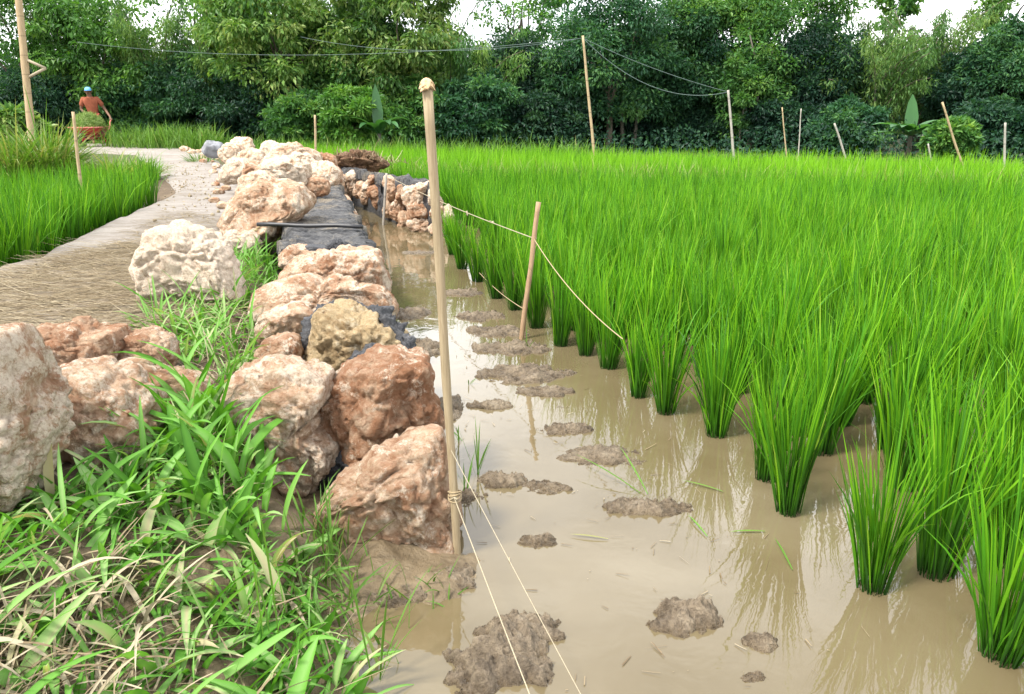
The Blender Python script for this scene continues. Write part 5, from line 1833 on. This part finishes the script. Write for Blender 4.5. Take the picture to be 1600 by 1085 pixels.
# head details
hc = Vector((-0.02, -0.105, 1.53))
for sx in (-1, 1):
    mb = MB(); mb.tube([hc + Vector((sx * .03, -.085, .012)), hc + Vector((sx * .03, -.1, .012))], [.012, .006], 8); mb.build('eye', M['dark'], man)
    mb = MB(); mb.tube([hc + Vector((sx * .078, 0, -.035)), hc + Vector((sx * .092, .008, 0)), hc + Vector((sx * .08, .0, .03))], [.012, .018, .012], 8); mb.build('ear', M['skin'], man)
mb = MB(); mb.tube([hc + Vector((0, -.09, .015)), hc + Vector((0, -.112, -.02)), hc + Vector((0, -.09, -.03))], [.008, .017, .01], 8); mb.build('nose', M['skin'], man)
mb = MB(); mb.tube([hc + Vector((-.028, -.088, -.052)), hc + Vector((0, -.097, -.05)), hc + Vector((.028, -.088, -.052))], [.004, .008, .004], 8); mb.build('mouth', M['dark'], man)
# cap: dome and brim
D, Fq = ico(4)
S = D * np.array([0.094, 0.108, 0.082]); S[:, 2] = np.maximum(S[:, 2], -0.012)
cp_o = link('cap', np_mesh('cap', S, Fq), M['cap_blue'], man, hc + Vector((0, 0.005, 0.045)))
mb = MB()
bv, bf = [], []
for k in range(13):
    a = math.pi + math.pi * k / 12
    for rr_, zz in ((0.08, .002), (.08 + .075 * math.sin(a - math.pi), -.012), (.08 + .075 * math.sin(a - math.pi), -.018), (.08, -.008)):
        bv.append((math.cos(a) * rr_ * 0.95, math.sin(a) * rr_ * 1.05, zz))
for k in range(12):
    for q in range(4):
        bf.append((k * 4 + q, k * 4 + (q + 1) % 4, (k + 1) * 4 + (q + 1) % 4, (k + 1) * 4 + q))
mb.add(bv, bf)
mb.build('brim', M['cap_blue'], cp_o, loc=None).location = (0, 0, -0.004)
# shirt with sleeves (slightly larger continuous skin), open collar, hem over the trousers
sv = ['pelvis', 'waist', 'chest', 'neck0', 'shl', 'shr']
vv = [Vector(J[n]) for n in sv]; vv[0] = Vector((0.02, 0, 0.80))
vv += [Vector(J['shl']).lerp(Vector(J['ell']), .75), Vector(J['shr']).lerp(Vector(J['elr']), .75)]
skin_body('shirt', [tuple(v) for v in vv], [(0, 1), (1, 2), (2, 3), (2, 4), (2, 5), (4, 6), (5, 7)], [(.17, .135), (.155, .125), (.178, .135), .085, .088, .088, .075, .075], M['shirt'], man)
for sx in (-1, 1):
    mb = MB(); c0 = Vector((sx * .02, -.135, 1.365))
    mb.add([c0, c0 + Vector((sx * .06, .02, .03)), c0 + Vector((sx * .065, .0, -.02)), c0 + Vector((sx * .02, -.022, -.05))] + [c0 + Vector((0, .012, 0)), c0 + Vector((sx * .06, .035, .03)), c0 + Vector((sx * .065, .015, -.02)), c0 + Vector((sx * .02, -.008, -.05))],
           [(0, 1, 2, 3), (7, 6, 5, 4), (0, 4, 5, 1), (1, 5, 6, 2), (2, 6, 7, 3), (3, 7, 4, 0)])
    mb.build('collar', M['shirt'], man)
tv = [Vector(J[n]) for n in ('pelvis', 'hil', 'knl', 'hir', 'knr')]
tv += [Vector(J['knl']).lerp(Vector(J['anl']), .75), Vector(J['knr']).lerp(Vector(J['anr']), .75)]
skin_body('trousers', [tuple(v) for v in tv], [(0, 1), (1, 2), (2, 5), (0, 3), (3, 4), (4, 6)], [(.15, .12), .108, .082, .108, .082, .07, .07], M['trousers'], man)

# wheelbarrow: forward axis is local -y
BW = Matrix.Rotation(MYAW, 3, 'Z') @ BO
by_ = tag(empty('wheelbarrow', (mp.x + BW.x, MANY + BW.y, MZ), BYAW + MYAW), 'red wheelbarrow piled with cut grass on the far path', 'wheelbarrow')
def tray():
    bm = bmesh.new()
    top = [(-.38, -.52, .53), (.38, -.52, .53), (.40, .42, .53), (-.40, .42, .53)]
    bot = [(-.20, -.30, .27), (.20, -.30, .27), (.24, .26, .27), (-.24, .26, .27)]
    tv_ = [bm.verts.new(p) for p in top]; bv_ = [bm.verts.new(p) for p in bot]
    bm.faces.new(bv_[::-1])
    for k in range(4):
        bm.faces.new((bv_[k], bv_[(k + 1) % 4], tv_[(k + 1) % 4], tv_[k]))
    bmesh.ops.bevel(bm, geom=[e for e in bm.edges if not e.is_boundary], offset=.05, segments=3, affect='EDGES')
    bmesh.ops.solidify(bm, geom=bm.faces[:], thickness=.008)
    me = bpy.data.meshes.new('tray'); bm.to_mesh(me); bm.free()
    me.polygons.foreach_set('use_smooth', [True] * len(me.polygons))
    return link('tray', me, M['red'], by_)
tray()
mb = MB(); rim = [(-.385, -.525, .535), (.385, -.525, .535), (.405, .425, .535), (-.405, .425, .535), (-.385, -.525, .535)]
mb.tube(rim, .017, 8); mb.build('rim', M['pinkred'], by_)
for sx in (-1, 1):
    mb = MB(); mb.tube([(sx * .06, -.62, .22), (sx * .14, -.30, .245), (sx * .26, .30, .31), (sx * .36, .52, .52), (sx * .33, .66, .68), (sx * .31, .86, .74)], .019, 8)
    h_ = mb.build('handle', M['pinkred'], by_)
    mb = MB(); mb.tube([(sx * .24, .20, .29), (sx * .28, .26, .15), (sx * .30, .30, .012)], .019, 8)
    mb.tube([(sx * .30, .30, .02), (sx * .30, .20, .012)], .019, 8)
    mb.build('leg', M['red'], by_)
    mb = MB(); mb.tube([(sx * .07, -.62, .2), (sx * .2, -.42, .36)], .014, 8); mb.build('fork', M['red'], by_)
mb = MB(); mb.tube([(-.29, .27, .2), (.29, .27, .2)], .014, 8); mb.build('cross_bar', M['red'], by_)
wh = empty('wheel', (0, -.62, .2)); wh.parent = by_
mb = MB()
mb.tube([(0, math.cos(a) * .155, math.sin(a) * .155) for a in np.linspace(0, 2 * math.pi, 25)], .045, 10, False); mb.build('tyre', M['rubber'], wh)
mb = MB()
mb.tube([(-.03, 0, 0), (.03, 0, 0)], .115, 20); mb.tube([(-.09, 0, 0), (.09, 0, 0)], .015, 8); mb.build('hub', M['red'], wh)
# heap of cut grass riding in the barrow: a thing of its own
r = np.random.default_rng(9)
n = 5200
d = unit(r.normal(size=(n, 3))); d[:, 2] = np.abs(d[:, 2])
rad_ = r.uniform(.82, 1.0, n)
P = d * rad_[:, None] * np.array([.38, .47, .40])
dv = unit(d * .25 + r.normal(0, .7, (n, 3)) + np.array([0, 0, .1]))
V, Fq, T = leaves(P, r.uniform(.07, .16, n), dv, unit(d + r.normal(0, .5, (n, 3))), np.clip(r.normal(.5, .22, n), 0, 1), .1)
Dm, Fm = ico(4)
hm = Dm.copy(); hm[:, 2] = np.maximum(hm[:, 2], -.25)
hp = tag(empty('grass_heap', (mp.x + BW.x, MANY + BW.y - .03, MZ + .51), BYAW + MYAW), 'rounded heap of cut green grass in the red wheelbarrow', 'grass heap')
link('core', np_mesh('core', hm * np.array([.34, .43, .36]), Fm, {'tint': np.full(len(hm), .3)}), M['heap'], hp)
ho = link('cut_grass', np_mesh('cut_grass', V, Fq, {'tint': T}, smooth=False), M['heap'], hp)
ho['kind'] = 'stuff'

# ------------------------------------------------------------------ light
SUN_EL, SUN_AZ = R(56), R(-128)   # azimuth measured from +y towards +x : sun stands left and a little behind the camera
w = bpy.data.worlds.new('World')
SC.world = w
w.use_nodes = True
nt = w.node_tree
nt.nodes.clear()
out = nt.nodes.new('ShaderNodeOutputWorld')
bg = nt.nodes.new('ShaderNodeBackground')
sky = nt.nodes.new('ShaderNodeTexSky')
sky.sky_type = 'NISHITA'
sky.sun_disc = False
sky.sun_elevation = SUN_EL
sky.sun_rotation = SUN_AZ
sky.dust_density = 2.0
tc = nt.nodes.new('ShaderNodeTexCoord')
mpn = nt.nodes.new('ShaderNodeMapping'); mpn.inputs['Scale'].default_value = (1, 1, 2.2)
nz = nt.nodes.new('ShaderNodeTexNoise'); nz.inputs['Scale'].default_value = 2.3; nz.inputs['Detail'].default_value = 7; nz.inputs['Roughness'].default_value = .55; nz.inputs['Distortion'].default_value = .4
cr = nt.nodes.new('ShaderNodeValToRGB')
cr.color_ramp.elements[0].position = .30; cr.color_ramp.elements[0].color = (.45, .45, .45, 1)
cr.color_ramp.elements[1].position = .62; cr.color_ramp.elements[1].color = (1, 1, 1, 1)
cc = nt.nodes.new('ShaderNodeValToRGB')
nz2 = nt.nodes.new('ShaderNodeTexNoise'); nz2.inputs['Scale'].default_value = 3.4; nz2.inputs['Detail'].default_value = 5
cc.color_ramp.elements[0].position = .35; cc.color_ramp.elements[0].color = (9.5, 9.8, 10.4, 1)
cc.color_ramp.elements[1].position = .65; cc.color_ramp.elements[1].color = (15, 15, 15, 1)
mx = nt.nodes.new('ShaderNodeMix'); mx.data_type = 'RGBA'
L_ = nt.links.new
L_(tc.outputs['Generated'], mpn.inputs['Vector']); L_(mpn.outputs[0], nz.inputs['Vector']); L_(mpn.outputs[0], nz2.inputs['Vector'])
L_(nz.outputs['Fac'], cr.inputs['Fac']); L_(nz2.outputs['Fac'], cc.inputs['Fac'])
L_(cr.outputs['Color'], mx.inputs[0]); L_(sky.outputs['Color'], mx.inputs[6]); L_(cc.outputs['Color'], mx.inputs[7])
L_(mx.outputs[2], bg.inputs['Color'])
bg.inputs['Strength'].default_value = 0.10
L_(bg.outputs[0], out.inputs['Surface'])

sl = bpy.data.lights.new('sun', 'SUN')
sl.energy = 2.9
sl.angle = R(11)
sl.color = (1.0, 0.95, 0.87)
so = bpy.data.objects.new('sun', sl)
COL.objects.link(so)
sd = Vector((math.sin(SUN_AZ) * math.cos(SUN_EL), math.cos(SUN_AZ) * math.cos(SUN_EL), math.sin(SUN_EL)))
so.rotation_euler = sd.to_track_quat('Z', 'Y').to_euler()
so.location = sd * 50

SC.view_settings.view_transform = 'Standard'
SC.view_settings.look = 'None'
SC.view_settings.exposure = 1.27
SC.view_settings.gamma = 1
SC.cycles.max_bounces = 8
SC.cycles.diffuse_bounces = 3
SC.cycles.transmission_bounces = 3
SC.cycles.use_denoising = True
